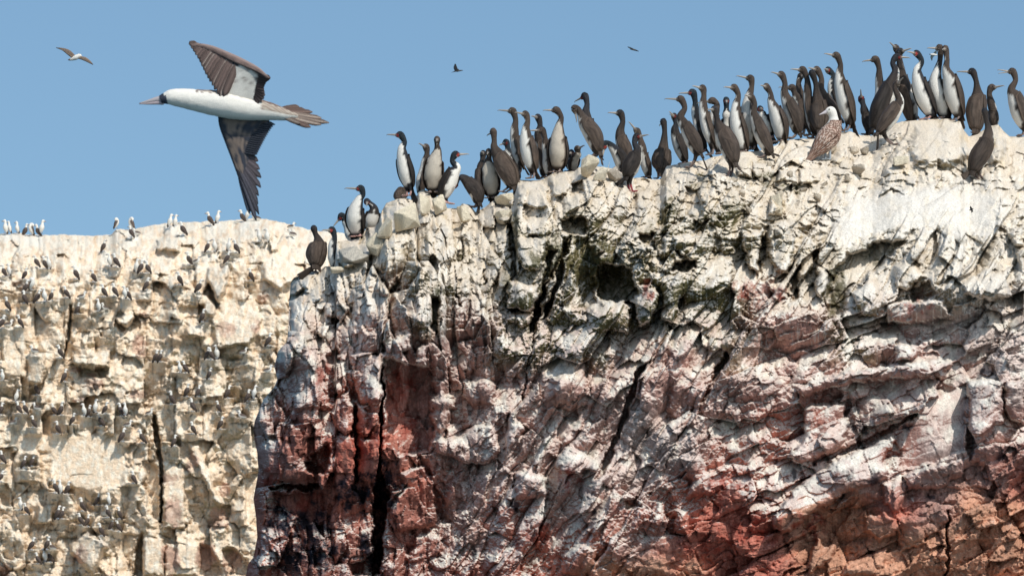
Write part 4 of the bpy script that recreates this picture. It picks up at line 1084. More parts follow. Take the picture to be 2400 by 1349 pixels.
# ------------------------------------------------------------------ the big booby on the crest
def booby_standing():
    ox, oy, s = 1520, 140, 4.652
    q = lambda x, y, d=0: V3(ox + x / s - fx, d, -(oy + y / s - fy))
    fx, fy = ox + 1958 / s, oy + 1095 / s
    Dp = float(near_depth(fx, fy + 1)); k = Dp / FPX
    root = bpy.data.objects.new("booby", None); COL.objects.link(root); root.location = pos(fx, fy, Dp); root.scale = (k, k, k)
    tag(root, "white-headed booby with speckled brown back and long pale beak, standing among the dark cormorants", "booby")
    f = V3(-.72, .45, 0); f = nrm(f)
    S0 = [q(1735, 1085, -14), q(1795, 1020, -12), q(1880, 925, -6), q(1968, 815, 0), q(2018, 710, 3), q(2022, 625, 3), q(2000, 558, 1), q(1975, 553, -1), q(1945, 565, -3)]
    RA = [3.5, 10.5, 20.5, 24, 16.5, 10.8, 11.0, 9.6, 5.5]; n = 44
    S, t = spline(S0, n); A = spline([[x] for x in RA], n)[0][:, 0]
    vent = np.array([nrm(V3(-.8, .3, -.5)) * (1 - np.clip((x - 5) / 2, 0, 1)) + V3(-.2, 0, -1) * np.clip((x - 5) / 2, 0, 1) for x in t])
    def cf(tt, ph, i, v):
        if t[i] > 4.25: return WHT * .98
        if t[i] > 3.6: return WHT * .9 if (math.sin(v[0] * 1.9) * math.sin(v[2] * 2.1) > -.2 - (t[i] - 3.6)) else BRN
        return WHT * .85 if ph < 1.0 else LBR * (1.0 + .7 * (noise(np.array(v[0] * .5), np.array(v[2] * .5), 3) > .12))
    mesh_obj("body", *loft(S, A, A * .95, vent, cf, 20), PLUME, root)
    T_, Vn, Sd = frames(S, vent)
    for sg in (-1, 1):
        G, GC = [], []
        for u in range(52):
            uu_ = u / 51; ti = 24 * (1 - uu_) + .5; ia = int(ti); fb = ti - ia
            lp = lambda Z: Z[ia] * (1 - fb) + Z[ia + 1] * fb
            c, ve, si, ra, tg = lp(S), lp(Vn), lp(Sd), lp(A), lp(T_)
            ra = max(ra, 15 * (1 - uu_) ** .5)
            if uu_ > .8: c = c - nrm(tg) * (uu_ - .8) * 60
            lo = math.pi * (.42 + .35 * uu_ ** 2); hi = math.pi * .985; row, rc = [], []
            for w_ in range(24):
                v = w_ / 23; ph = lo + (hi - lo) * v; off = 1.5 + 2 * math.sin(math.pi * v)
                row.append(c + ve * (ra + off) * math.cos(ph) + si * sg * (ra + off) * math.sin(ph))
                sc = 2.2 * float(noise(np.array(v * 13.), np.array(uu_ * 34.), 12)) + .35 * math.sin(uu_ * 90 + v * 14)
                base = np.array((.20, .115, .085)) * (1 + .2 * math.sin(uu_ * 30))
                cc = base + (np.array((.42, .36, .31)) if sc > .35 and uu_ < .6 else 0)
                if uu_ >= .45 and (v * 5 + uu_ * 2) % 1 < .12: cc = np.array((.55, .48, .42))
                rc.append(cc)
            G.append(row); GC.append(rc)
        mesh_obj("wing", *sheet(G, GC, 1.8), PLUME, root)
    G, GC = [], []
    for u in range(8):
        row, rc = [], []
        for w_ in range(7):
            v = w_ / 3 - 1; uu_ = u / 7
            row.append(q(1800, 1035, -8) * (1 - uu_) + q(1663, 1170, -16) * uu_ * (1 - .03 * v * v) + V3(.6, -.2, .6) * v * (7 - 3.5 * uu_) + V3(0, -1, 0) * (1 - v * v)); rc.append(np.array((.17, .10, .075)) * (1.15 if w_ % 2 else .8))
        G.append(row); GC.append(rc)
    mesh_obj("tail", *sheet(G, GC, 1.5), PLUME, root)
    Sb = [q(1950, 560, -3), q(1925, 572, -4.5), q(1895, 586, -6), q(1862, 600, -7.5)]
    Sb, _ = spline(Sb, 12); rr = np.linspace(5.4, .6, 12)
    mesh_obj("beak", *loft(Sb, rr, rr * .75, np.array([V3(-.2, 0, -1)] * 12), lambda a, ph, i, v: np.array((.52, .47, .49)) * (1 if ph > 1.5 else .85), 12), HORN, root)
    for dx, dy in ((1972, -9.6), ):
        Sx = [q(dx - 8, 541, dy + 1), q(dx, 541, dy), q(dx + 8, 542, dy + 1)]
        Sx, _ = spline(Sx, 7); rr = np.array([.4, 1.1, 1.5, 1.6, 1.5, 1.1, .4])
        mesh_obj("eye", *loft(Sx, rr, rr, np.array([V3(0, -1, 0.01)] * 7), lambda a, ph, i, v: np.array((.03, .03, .035)), 8), EYE, root)
    for lx, ly in ((1930, 3), (1980, -2)):
        Sl, _ = spline([q(lx - 12, 960, ly), q(lx - 2, 1010, ly), q(lx, 1070, ly), q(lx - 4, 1090, ly)], 10)
        rr = np.interp(np.linspace(0, 1, 10), [0, .3, 1], [6, 3, 1.9])
        lg = mesh_obj("leg", *loft(Sl, rr, rr, np.array([f] * 10), lambda a, ph, i, v: WHT * .8 if a < .3 else np.array((.36, .40, .44)), 10), PLUME, root)
        G, GC = [], []
        ft = q(lx - 4, 1090, ly)
        for u in range(5):
            row, rc = [], []
            for w_ in range(7):
                v = w_ / 3 - 1; row.append(ft + V3(-1, -.5, 0) * (u / 4 * 13 - 3) + V3(.45, -.9, 0) * v * (1.5 + u * 1.5) + V3(0, 0, .8 if w_ % 3 == 0 else 0)); rc.append(np.array((.38, .42, .45)))
            G.append(row); GC.append(rc)
        mesh_obj("webbed_foot", *sheet(G, GC, 1.3), SKIN, lg)
booby_standing()

# ------------------------------------------------------------------ the booby flying past, close to the camera
def feather(p0, p1, wd, col, bend, nrmv, tipcol=None, shaft=None, n=9, m=5):
    """one long feather from root p0 to tip p1: a thin cambered blade"""
    ax = p1 - p0; L = np.linalg.norm(ax); ax = ax / L
    lat = nrm(np.cross(ax, nrmv)); G, C = [], []
    for i in range(n):
        u = i / (n - 1); w_ = wd * (min(1, .35 + 2.2 * u) if u < .75 else math.sqrt(max(.02, 1 - ((u - .75) / .25) ** 2)))
        c0 = p0 + ax * L * u + bend * (u * u)
        row, rc = [], []
        for j in range(m):
            v = j / (m - 1) * 2 - 1
            row.append(c0 + lat * v * w_ + nrmv * (1 - v * v) * wd * .07)
            cc = col * (1 - .10 * abs(v)) if tipcol is None else col * (1 - u) + tipcol * u
            if j == m // 2 and shaft is not None: cc = shaft
            rc.append(cc * (1.0 if v <= 0 else .86))
        G.append(row); C.append(rc)
    return G, C
def join_sheets(lst, th):
    V, F, C = [], [], []
    for G, c_ in lst:
        v, f_, c2_ = sheet(G, c_, th); o = len(V)
        V.extend(list(v)); C.extend(list(c2_)); F.extend([tuple(a + o for a in q_) for q_ in f_])
    return V, F, C
def lerp_(a, b, t): return a * (1 - t) + b * t
def booby_flying():
    Dp = 18.0; k = Dp / FPX; cx, cy = 560, 250
    s = 2.81
    q = lambda x, y, d=0: V3(300 + x / s - cx, d, -(60 + y / s - cy))
    root = bpy.data.objects.new("booby", None); COL.objects.link(root); root.location = pos(cx, cy, Dp); root.scale = (k, k, k)
    tag(root, "large white and brown booby flying left close by, one wing raised and one lowered", "booby")
    S0 = [q(1120, 600, 2), q(1040, 588, 2), q(930, 565, 0), q(800, 548, -4), q(680, 527, -6), q(570, 512, -5), q(460, 495, -3), q(370, 480, -2), q(290, 473, -2), q(245, 480, -2), q(215, 489, -2)]
    RA = [5, 13, 21, 28, 32, 30, 26, 23, 19, 13.5, 10]; RB = [8, 15, 22, 28, 32, 30, 26, 23, 19, 13.5, 10]
    n = 60; S, t = spline(S0, n); A = spline([[x] for x in RA], n)[0][:, 0]; Bq = spline([[x] for x in RB], n)[0][:, 0]
    vent = np.array([nrm(V3(0, -.45, -1))] * n)
    def cf(tt, ph, i, v):
        ti = t[i]; w_ = WHT * 1.02
        if ti > 9.1: return np.array((.035, .04, .06))
        if ti > 8.75 and ph < 1.5: return np.array((.05, .06, .09))
        if ti < 6.2 and ph > 1.9 + .15 * math.sin(ti * 14):
            sp_ = math.sin(v[0] * .9) * math.sin(v[2] * 1.3)
            return np.array((.17, .11, .09)) if sp_ < .3 else CRM
        if ti < 2.4 and ph > 1.0: return CRM * .8 if math.sin(v[0] * .8 + v[2]) > 0 else np.array((.3, .22, .18))
        return w_ * (.97 if ph > .6 else 1)
    Vb, Fb, Cb = loft(S, A, Bq, vent, cf, 40)
    Vb = np.array(Vb); Cb = np.array(Cb)
    g_ = fbm(Vb[:, 0] / 9, Vb[:, 2] / 5 + Vb[:, 1] / 5, 91, 3)
    Vb = Vb + (Vb - np.repeat(S, 40, 0)) * (.05 * g_)[:, None]
    Cb = Cb * (1 + .10 * fbm(Vb[:, 0] / 16, Vb[:, 2] / 4, 95, 3))[:, None]
    mesh_obj("body", Vb, Fb, Cb, PLUME, root)
    for nm, y0, y1, r0, cc in (("upper_beak", 480, 511, 9.0, (.42, .38, .39)), ("lower_beak", 503, 516, 6.5, (.38, .32, .34))):
        Sb, _ = spline([q(235, y0 + 3, -2), q(190, y0 + 6, -2), q(130, (y0 + y1) / 2 + 5, -2), q(74, y1 + 1, -2)], 14)
        rr = np.linspace(r0, .8, 14) * np.array([.9] + [1] * 13)
        mesh_obj(nm, *loft(Sb, rr, rr * .7, np.array([V3(0, 0, -1)] * 14), lambda a, ph, i, v: np.array(cc) * (1 - .2 * a), 12), HORN, root)
    for dy in (-19, 14):
        c0 = q(252, 470, dy * .62 - 2); Vs, Fs = [], []
        for u in range(1, 6):
            for w_ in range(10):
                th = math.pi * u / 6; p = 2 * math.pi * w_ / 10; Vs.append(c0 + V3(math.cos(p) * math.sin(th), math.cos(th), math.sin(p) * math.sin(th)) * 2.6)
        for u in range(4):
            for w_ in range(10):
                x = u * 10 + w_; y = u * 10 + (w_ + 1) % 10; Fs.append((x, y, y + 10, x + 10))
        Fs.append(tuple(range(9, -1, -1))); Fs.append(tuple(range(40, 50)))
        mesh_obj("eye", Vs, Fs, [V3(.02, .02, .02)] * len(Vs), EYE, root)
    # tail feathers
    fs = []
    br = np.array((.13, .085, .07)); pl = np.array((.36, .29, .24))
    for (x1, y1, dd, cc) in [(1125, 517, 6, br), (1165, 540, 5, br), (1215, 560, 4, br * 1.2), (1275, 605, 2, pl), (1325, 642, 0, pl * .7), (1275, 660, -2, pl * .9), (1205, 682, -4, br), (1140, 660, -5, pl * .5)]:
        fs.append(feather(q(1000 + (y1 - 600) * .1, 575 + (y1 - 600) * .25, dd * .5), q(x1, y1, dd * 2), 6.4, cc * .9, V3(0, 0, -.6 * dd), V3(0, -1, .1), tipcol=br * .8, shaft=cc * 1.5))
    mesh_obj("tail", *join_sheets(fs, 1.0), PLUME, root)
    # upper wing: white inner arm, dark secondaries on the right, brown hand folded forward to the left
    def patch(L1, L2, colfn, nu=26, nv=14, bulge=6, yo=0):
        a_, _ = spline(L1, nu); b_, _ = spline(L2, nu); G, C = [], []
        for i in range(nu):
            row, rc = [], []
            for j in range(nv):
                v = j / (nv - 1); p = a_[i] * (1 - v) + b_[i] * v - V3(0, bulge * math.sin(math.pi * v) * math.sin(math.pi * min(1, .15 + .85 * i / (nu - 1))), 0)
                row.append(p); rc.append(colfn(i / (nu - 1), v, p))
            G.append(row); C.append(rc)
        return G, C
    wing = []
    brn = np.array((.175, .120, .105)); drk = np.array((.060, .042, .040))
    def armc(u, v, p):
        # u from body up to the wrist, v from front to rear
        gm = float(fbm(np.array(u * 6. + v * 2), np.array(v * 7.), 68, 4))
        c0 = lerp_(WHT * .86, np.array((.30, .25, .22)), float(sst(.05, .5, gm + .55 * (u - .55) + .25 * abs(v - .5) * u)))
        edge = .98 - .42 * sst(.45, 1.0, np.array(u))
        m = sst(edge - .14, edge, np.array(v + .07 * math.sin(u * 23) + .04 * math.sin(u * 61)))
        c_ = c0 * (1 - m) + drk * 1.2 * m
        top_ = sst(.88, .97, np.array(u + .05 * math.sin(v * 20)))
        c_ = c_ * (1 - top_) + drk * 1.6 * top_
        if v < .16 and u > .72: c_ = BLK_ * 1.5
        return c_ * (1 + .22 * float(fbm(np.array(v * 14.), np.array(u * 4.), 67, 3)))
    wing.append(patch([q(560, 520, -24), q(590, 440, -26), q(640, 350, -30), q(690, 270, -40), q(700, 245, -44)],
                      [q(860, 530, -16), q(890, 470, -24), q(895, 410, -34), q(920, 370, -44), q(900, 330, -52)], armc, bulge=7))
    for i in range(13):                                              # secondaries and their tips on the rear edge
        u = i / 12
        p0 = q(835 + 15 * u, 470 - 130 * u, -26 - 18 * u); x1, y1 = [(865, 520), (885, 505), (900, 490), (908, 470), (905, 450), (902, 430), (905, 410), (912, 395), (918, 383), (925, 378), (935, 374), (943, 368), (946, 362)][i]
        wing.append(feather(p0, q(x1, y1, -26 - 26 * u), 5.5, drk * (1 + .3 * (i % 2)), V3(0, 0, -2), V3(0, -1, 0), shaft=drk * 1.8))
    def lead(u, v, p):
        return (brn * 1.5 + .05) * (1 - v) + brn * 1.1 * v if v < .4 else brn * (1 + .15 * math.sin(u * 50))
    wing.append(patch([q(410, 118, -6), q(470, 118, -12), q(560, 140, -22), q(660, 185, -34), q(760, 235, -44), q(870, 300, -52), q(940, 368, -56)],
                      [q(420, 140, -8), q(480, 150, -14), q(560, 185, -24), q(650, 232, -36), q(720, 268, -46), q(850, 325, -54), q(938, 374, -56)], lead, bulge=3, nu=34, nv=6))
    pr = [((700, 262), (640, 488)), ((690, 250), (615, 492)), ((675, 240), (600, 470)), ((655, 232), (580, 440)), ((640, 222), (565, 412)), ((620, 212), (548, 385)), ((600, 200), (535, 362)),
          ((580, 190), (520, 335)), ((560, 178), (508, 308)), ((540, 168), (494, 280)), ((520, 158), (482, 252)), ((500, 148), (466, 225)), ((480, 140), (450, 200)), ((460, 132), (436, 176)), ((440, 126), (420, 152)), ((425, 120), (404, 124))]
    for i, (a_, b_) in enumerate(pr):
        cc = brn * (1.0 + .22 * ((i * 7) % 5 - 2) / 2)
        wing.append(feather(q(a_[0] + 25, a_[1] - 8, -42 + i * 2.2 - .8 * (i % 2)), q(b_[0], b_[1], -34 + i * 1.9), 9.0 if i < 11 else 7, cc, V3(-2, 0, 2), V3(.1, -1, .0), tipcol=cc * .8, shaft=np.array((.46, .38, .33)) if i in (1, 4, 8, 9) else cc * 1.3))
    # small coverts over the feather roots
    rs = random.Random(5)
    for i in range(0):
        u = rs.random(); v = rs.random()
        x = 430 + 300 * u; y = 125 + 150 * u + (10 + 90 * v) * (1 - .2 * u)
        cc = brn * rs.uniform(.9, 1.3)
        wing.append(feather(q(x + 16, y - 26, -43 + 30 * (1 - u) - (1 - v) * 3), q(x - 22, y + 34, -43.5 + 30 * (1 - u) - (1 - v) * 2), 4.5, cc, V3(0, 0, 0), V3(.1, -1, 0), n=6))
    w1 = mesh_obj("wing", *join_sheets(wing, .8), PLUME, root)
    w1["label"] = "raised brown and white wing"
    # lower wing, hanging down behind the belly
    wing = []
    blu = np.array((.034, .038, .052)); bg = np.array((.15, .115, .095))
    def undr(u, v, p):
        mt = float(fbm(np.array(u * 9.), np.array(v * 5.), 66, 3)); c_ = lerp_(blu * 1.2, bg * 1.5, float(sst(-.05, .35, mt + .25 * (v < .55) + .2 * (.35 - u))) )
        if v < .12: c_ = blu * .8 + .01
        return c_ * (1 + .2 * math.sin(v * 40))
    wing.append(patch([q(590, 585, 8), q(600, 660, 14), q(640, 770, 24), q(690, 900, 34), q(740, 1040, 42), q(800, 1215, 48)],
                      [q(960, 600, 10), q(860, 680, 16), q(800, 790, 26), q(790, 910, 36), q(800, 1050, 44), q(815, 1200, 48)], undr, bulge=5, nu=34))
    for i in range(16):                                              # secondaries
        u = i / 15; a_ = q(720 - 10 * u, 600 + 210 * u, 14 + 14 * u)
        x1, y1 = 968 - 118 * u ** .8, 640 + 190 * u
        wing.append(feather(a_, q(x1, y1, 12 + 14 * u), 5.6, blu * (1 + .35 * (i % 2)), V3(0, 0, -3), V3(0, -1, .1), shaft=blu * 2.2, tipcol=blu * .8))
    tips = [(862, 880), (872, 935), (882, 990), (880, 1055), (866, 1110), (862, 1165), (868, 1232), (852, 1275), (828, 1225), (806, 1228)]
    for i, (x1, y1) in enumerate(tips):
        u = i / 9; a_ = q(700 + 20 * u, 800 + 150 * u, 28 + 8 * u)
        cc = (np.array((.060, .048, .052)) * (1 - u) + blu * 1.0 * u) * (1 + .35 * (i % 2))
        wing.append(feather(a_, q(x1, y1, 38 + 10 * u), 8.0 - 2.5 * u, cc, V3(-3, 0, 0), V3(0, -1, 0), shaft=cc * 1.9, tipcol=cc * .8))
    w2 = mesh_obj("wing", *join_sheets(wing, .8), PLUME, root)
    w2["label"] = "lowered dark wing"
booby_flying()

# ------------------------------------------------------------------ small birds far off in the air
def flyer(name, cat, label, Dp, cx, cy, body, wings, cb, cw, rb, tail=None):
    """body: 4 points tail to beak; wings: list of (root,mid,tip) with half widths, photograph pixels"""
    k = Dp / FPX; q = lambda p, d=0: V3(p[0] - cx, d, -(p[1] - cy))
    root = bpy.data.objects.new(name, None); COL.objects.link(root); root.location = pos(cx, cy, Dp); root.scale = (k, k, k)
    tag(root, label, cat)
    S, t = spline([q(p) for p in body], 20); rr = np.interp(np.linspace(0, 1, 20), [0, .15, .5, .75, .9, 1], [.12, .4, 1, .8, .6, .1]) * rb
    mesh_obj("body", *loft(S, rr, rr, np.array([V3(0, -.3, -1)] * 20), lambda a, ph, i, v: np.array(cw) * .7 if a < .18 or a > .95 else np.array(cb), 12), PLUME, root)
    for wpts in wings:
        a_, _ = spline([q(p, p[2]) for p in wpts], 14); W_ = spline([[p[3]] for p in wpts], 14)[0][:, 0]
        G, C = [], []
        lat = nrm(np.cross(a_[-1] - a_[0], V3(0, -1, 0)))
        for i in range(14):
            G.append([a_[i] + lat * (j / 2 - 1) * W_[i] + V3(0, -(1 - (j / 2 - 1) ** 2) * .5, 0) for j in range(5)])
            C.append([np.array(cw) * (1.15 if j < 2 else .9) * (.6 if i > 10 else 1) for j in range(5)])
        mesh_obj("wing", *sheet(G, C, .5), PLUME, root)
z = lambda x, y, s=13.49, ox=100, oy=80: (ox + x / s, oy + y / s)
def w3(x, y, d, w_, **k): a = z(x, y, **k); return (a[0], a[1], d, w_)
flyer("booby", "booby", "small white booby gliding with long thin brown wings in the upper left sky", 95., 175, 132,
      [z(800, 825), z(900, 800), z(1040, 745), z(1160, 690), z(1235, 712)],
      [[w3(990, 730, -2, 5), w3(830, 600, -6, 6), w3(640, 490, -4, 3.2), w3(420, 430, 0, .5)], [w3(1130, 745, -2, 3), w3(1330, 800, -6, 4.6), w3(1500, 900, -4, 3), w3(1600, 975, 0, .5)]],
      WHT * .9, (.20, .145, .11), 6.2)
z5 = dict(s=5.0, ox=1040, oy=90)
flyer("seabird", "seabird", "tiny dark seabird flying with one wing raised in the middle of the sky", 150., 1070, 166,
      [z(92, 402, **z5), z(130, 388, **z5), z(160, 384, **z5), z(185, 380, **z5), z(228, 376, **z5)], [[w3(150, 380, -1, 4.4, **z5), w3(135, 340, -3, 4, **z5), w3(135, 302, -5, 1, **z5)], [w3(155, 382, 1, 3, **z5), w3(170, 370, 4, 2.5, **z5), w3(168, 352, 8, 1, **z5)]],
      (.06, .055, .05), (.03, .03, .035), 2.1)
flyer("seabird", "seabird", "tiny dark seabird seen edge-on as a slanting streak, upper middle right of the sky", 150., 1483, 116,
      [z(2180, 128, **z5), z(2200, 130, **z5), z(2225, 133, **z5), z(2245, 132, **z5)], [[w3(2215, 130, -1, 2.2, **z5), w3(2185, 117, -3, 1.6, **z5), w3(2155, 104, -5, .6, **z5)], [w3(2215, 130, 1, 2.2, **z5), w3(2250, 138, 3, 1.6, **z5), w3(2284, 148, 6, .6, **z5)]],
      (.10, .09, .08), (.03, .035, .04), 2.0)
z6 = dict(s=3.748, ox=1900, oy=80)
flyer("seabird", "seabird", "small white-bodied seabird flying behind the three cormorants on the pale dome", 110., 2187, 128,
      [z(1040, 178, **z6), z(1062, 180, **z6), z(1085, 182, **z6), z(1115, 185, **z6)], [[w3(1080, 185, -1, 3.5, **z6), w3(1062, 205, -3, 3.2, **z6), w3(1062, 238, -5, .7, **z6)], [w3(1082, 180, 1, 3.2, **z6), w3(1098, 160, 3, 3, **z6), w3(1106, 142, 5, .8, **z6)]],
      WHT * .9, (.04, .06, .065), 3.0)
z7 = dict(s=2.81, ox=1700, oy=280)
flyer("seabird", "seabird", "tiny black bird flitting in front of the white slope at the right", 39., 2277, 491,
      [z(1604, 598, **z7), z(1612, 596, **z7), z(1622, 592, **z7), z(1634, 588, **z7)], [[w3(1622, 594, -1, 2.6, **z7), w3(1616, 582, -2, 2.4, **z7), w3(1613, 571, -4, .6, **z7)], [w3(1622, 594, 1, 2.4, **z7), w3(1626, 604, 2, 2., **z7), w3(1620, 612, 4, .6, **z7)]],
      (.02, .02, .02), (.015, .015, .015), 2.0)

# ------------------------------------------------------------------ boobies resting on the distant cliff (each ~15 px tall)
def far_proto(pose, flip, variant):
    sgn = -1 if flip else 1; rs = random.Random(variant * 7 + len(pose))
    wt = WHT * .95; bw = np.array((.085, .062, .052))
    if pose in 'bw':
        lean = 5 * sgn if pose == 'b' else 2 * sgn
        S0 = [V3(-lean * 1.6, 2, 2), V3(-lean, 1, 9), V3(0, 0, 17), V3(lean * .4, 0, 23), V3(lean * .5, 0, 28.5), V3(lean * .5 + 1.5 * sgn, 0, 32), V3(lean * .5 + 4.5 * sgn, -.5, 31.5), V3(lean * .5 + 10 * sgn, -1, 30)]
        RA = [1.2, 5.2, 6.6, 4.0, 3.0, 3.6, 2.4, .4]
    elif pose == 's':
        S0 = [V3(-12 * sgn, 1, 5), V3(-6 * sgn, 0, 6), V3(2 * sgn, 0, 7), V3(6 * sgn, 0, 10), V3(7 * sgn, 0, 15), V3(8.5 * sgn, 0, 18), V3(11 * sgn, -.5, 17.5), V3(16 * sgn, -1, 16)]
        RA = [1.2, 5.0, 6.4, 4.6, 3.0, 3.5, 2.3, .4]
    else:
        S0 = [V3(-7 * sgn, 2, 3), V3(-4 * sgn, 1, 9), V3(0, 0, 17), V3(2 * sgn, 0, 24), V3(0, -1, 28), V3(-3 * sgn, -3, 27), V3(-4 * sgn, -4, 24), V3(-4 * sgn, -5, 19)]
        RA = [1.2, 5.5, 7.0, 5.5, 4.5, 4.0, 2.6, .5]
    n = 22; S, t = spline(S0, n); A = spline([[x] for x in RA], n)[0][:, 0]
    wlim = 3.1 if pose != 's' else 3.4
    def cf(a, ph, i, v):
        if t[i] > 6.1: return np.array((.30, .27, .27))
        if t[i] > wlim: return wt
        if pose == 'b': return bw * (1 + .25 * math.sin(v[2] * 2.2)) if ph > .9 else wt
        if pose == 'w': return wt * .95 if ph < 2.0 else bw
        return bw * (1.1 + .5 * (math.sin(v[0] * 2) * math.sin(v[2] * 2) > .3)) if ph > 1.1 else wt
    dirv = V3(.5 * sgn, .85, 0) if pose == 'b' else (V3(.25 * sgn, -1, 0) if pose == 'w' else V3(.3 * sgn, -.1, -1))
    V, F, C = loft(S, A, A, np.array([nrm(dirv)] * n), cf, 12)
    V = list(V); C = list(C); F = list(F)
    # folded wing tips with tail, and two feet, in the same small mesh
    if pose != 's':
        for j, (p0, p1, w_, cc) in enumerate([(S0[1] + V3(-1 * sgn, 0, 3), S0[0] + V3(-2.5 * sgn, 1, -4), 3.0, bw * .8), (V3(-1.8, 0, 4), V3(-2.2, -1, -.6), 1.0, V3(.3, .33, .38)), (V3(1.8, 0, 4), V3(2., -1, -.6), 1.0, V3(.3, .33, .38))]):
            G, c_ = feather(p0, p1, w_, np.array(cc), V3(0, 0, 0), V3(0, -1, 0), n=5, m=3)
            v, f_, c3 = sheet(G, c_, 1.0); o = len(V); V.extend(list(v)); C.extend(list(c3)); F.extend([tuple(a + o for a in g_) for g_ in f_])
    me_o = mesh_obj("booby", V, F, C, PLUME); return me_o
protos = {}
zones = [(lambda x, y: y < np.interp(x, [a[0] for a in RIM2], [a[1] for a in RIM2]) + 10 and x < 200, "on the skyline at the far left"),
         (lambda x, y: y < np.interp(x, [a[0] for a in RIM2], [a[1] for a in RIM2]) + 12 and x < 450, "on the skyline around the small nest knoll"),
         (lambda x, y: y < np.interp(x, [a[0] for a in RIM2], [a[1] for a in RIM2]) + 22 and x >= 450, "on the distant skyline below the flying booby"),
         (lambda x, y: y < 600, "just under the distant skyline"),
         (lambda x, y: y < 650 and x < 250, "in broken rock high on the far left"),
         (lambda x, y: y < 650, "around the olive blocks high on the far cliff"),
         (lambda x, y: y < 710 and x < 250, "on the upper left ledge of the far cliff"),
         (lambda x, y: y < 710, "on the bright ledge below the olive blocks"),
         (lambda x, y: y < 830, "on the mid-height faces above the dark overhang"),
         (lambda x, y: y < 905 and x < 330, "beside the dark overhang of the far cliff"),
         (lambda x, y: y < 905, "on the stony shelf right of the dark overhang"),
         (lambda x, y: y < 985 and x < 330, "on the nesting ledge above the cream wall, upper row"),
         (lambda x, y: y < 985, "on the terrace right above the long black fissure"),
         (lambda x, y: y < 1050 and x < 360, "on the lower rim above the cream wall"),
         (lambda x, y: y < 1050, "on the pale rock right of the black fissure"),
         (lambda x, y: y < 1160, "beneath the smooth cream wall"),
         (lambda x, y: y < 1215, "in the stepped hollow under the cream wall, upper steps"),
         (lambda x, y: y < 1265, "in the stepped hollow above the split boulder"),
         (lambda x, y: True, "lowest of all near the bottom of the far cliff")]
memb = {}
for i, (x, y, p) in enumerate(FAR):
    for zi, (fn, ph) in enumerate(zones):
        if fn(x, y): memb.setdefault(zi, []).append((x, i)); break
ORD = ["first", "second", "third", "fourth", "fifth", "sixth", "seventh", "eighth", "ninth", "tenth", "eleventh", "twelfth", "thirteenth", "fourteenth", "fifteenth", "sixteenth", "seventeenth", "eighteenth", "nineteenth", "twentieth"]
lab = {}
POSE = {'b': "brown-backed booby", 'w': "white-breasted booby", 's': "sitting booby", 'p': "preening booby"}
for zi, L in memb.items():
    L.sort()
    for n_, (x, i) in enumerate(L):
        lab[i] = f"{POSE[FAR[i][2]]}, {ORD[n_]} from left {zones[zi][1]}" if len(L) > 1 else f"{POSE[FAR[i][2]]} {zones[zi][1]}"
for i, (x, y, p) in enumerate(FAR):
    rs = random.Random(i * 3 + 1); flip = rs.random() < .5; key = (p, flip, 0)
    if key not in protos:
        o = far_proto(p, flip, len(protos)); protos[key] = o
    else:
        o = protos[key].copy(); COL.objects.link(o)
    ry = float(np.interp(x, [a[0] for a in RIM2], [a[1] for a in RIM2]))
    Dp = float(far_depth(x, max(y, ry + 3) + 2)) - (.15 if y > ry + 8 else -.2); k = Dp / FPX * rs.uniform(.78, .96)
    o.location = pos(x, y, Dp); o.scale = (k, k, k); o.rotation_euler = (0, rs.uniform(-.08, .08), rs.uniform(-.5, .5))
    tag(o, lab[i], "booby", "boobies resting on the far cliff")

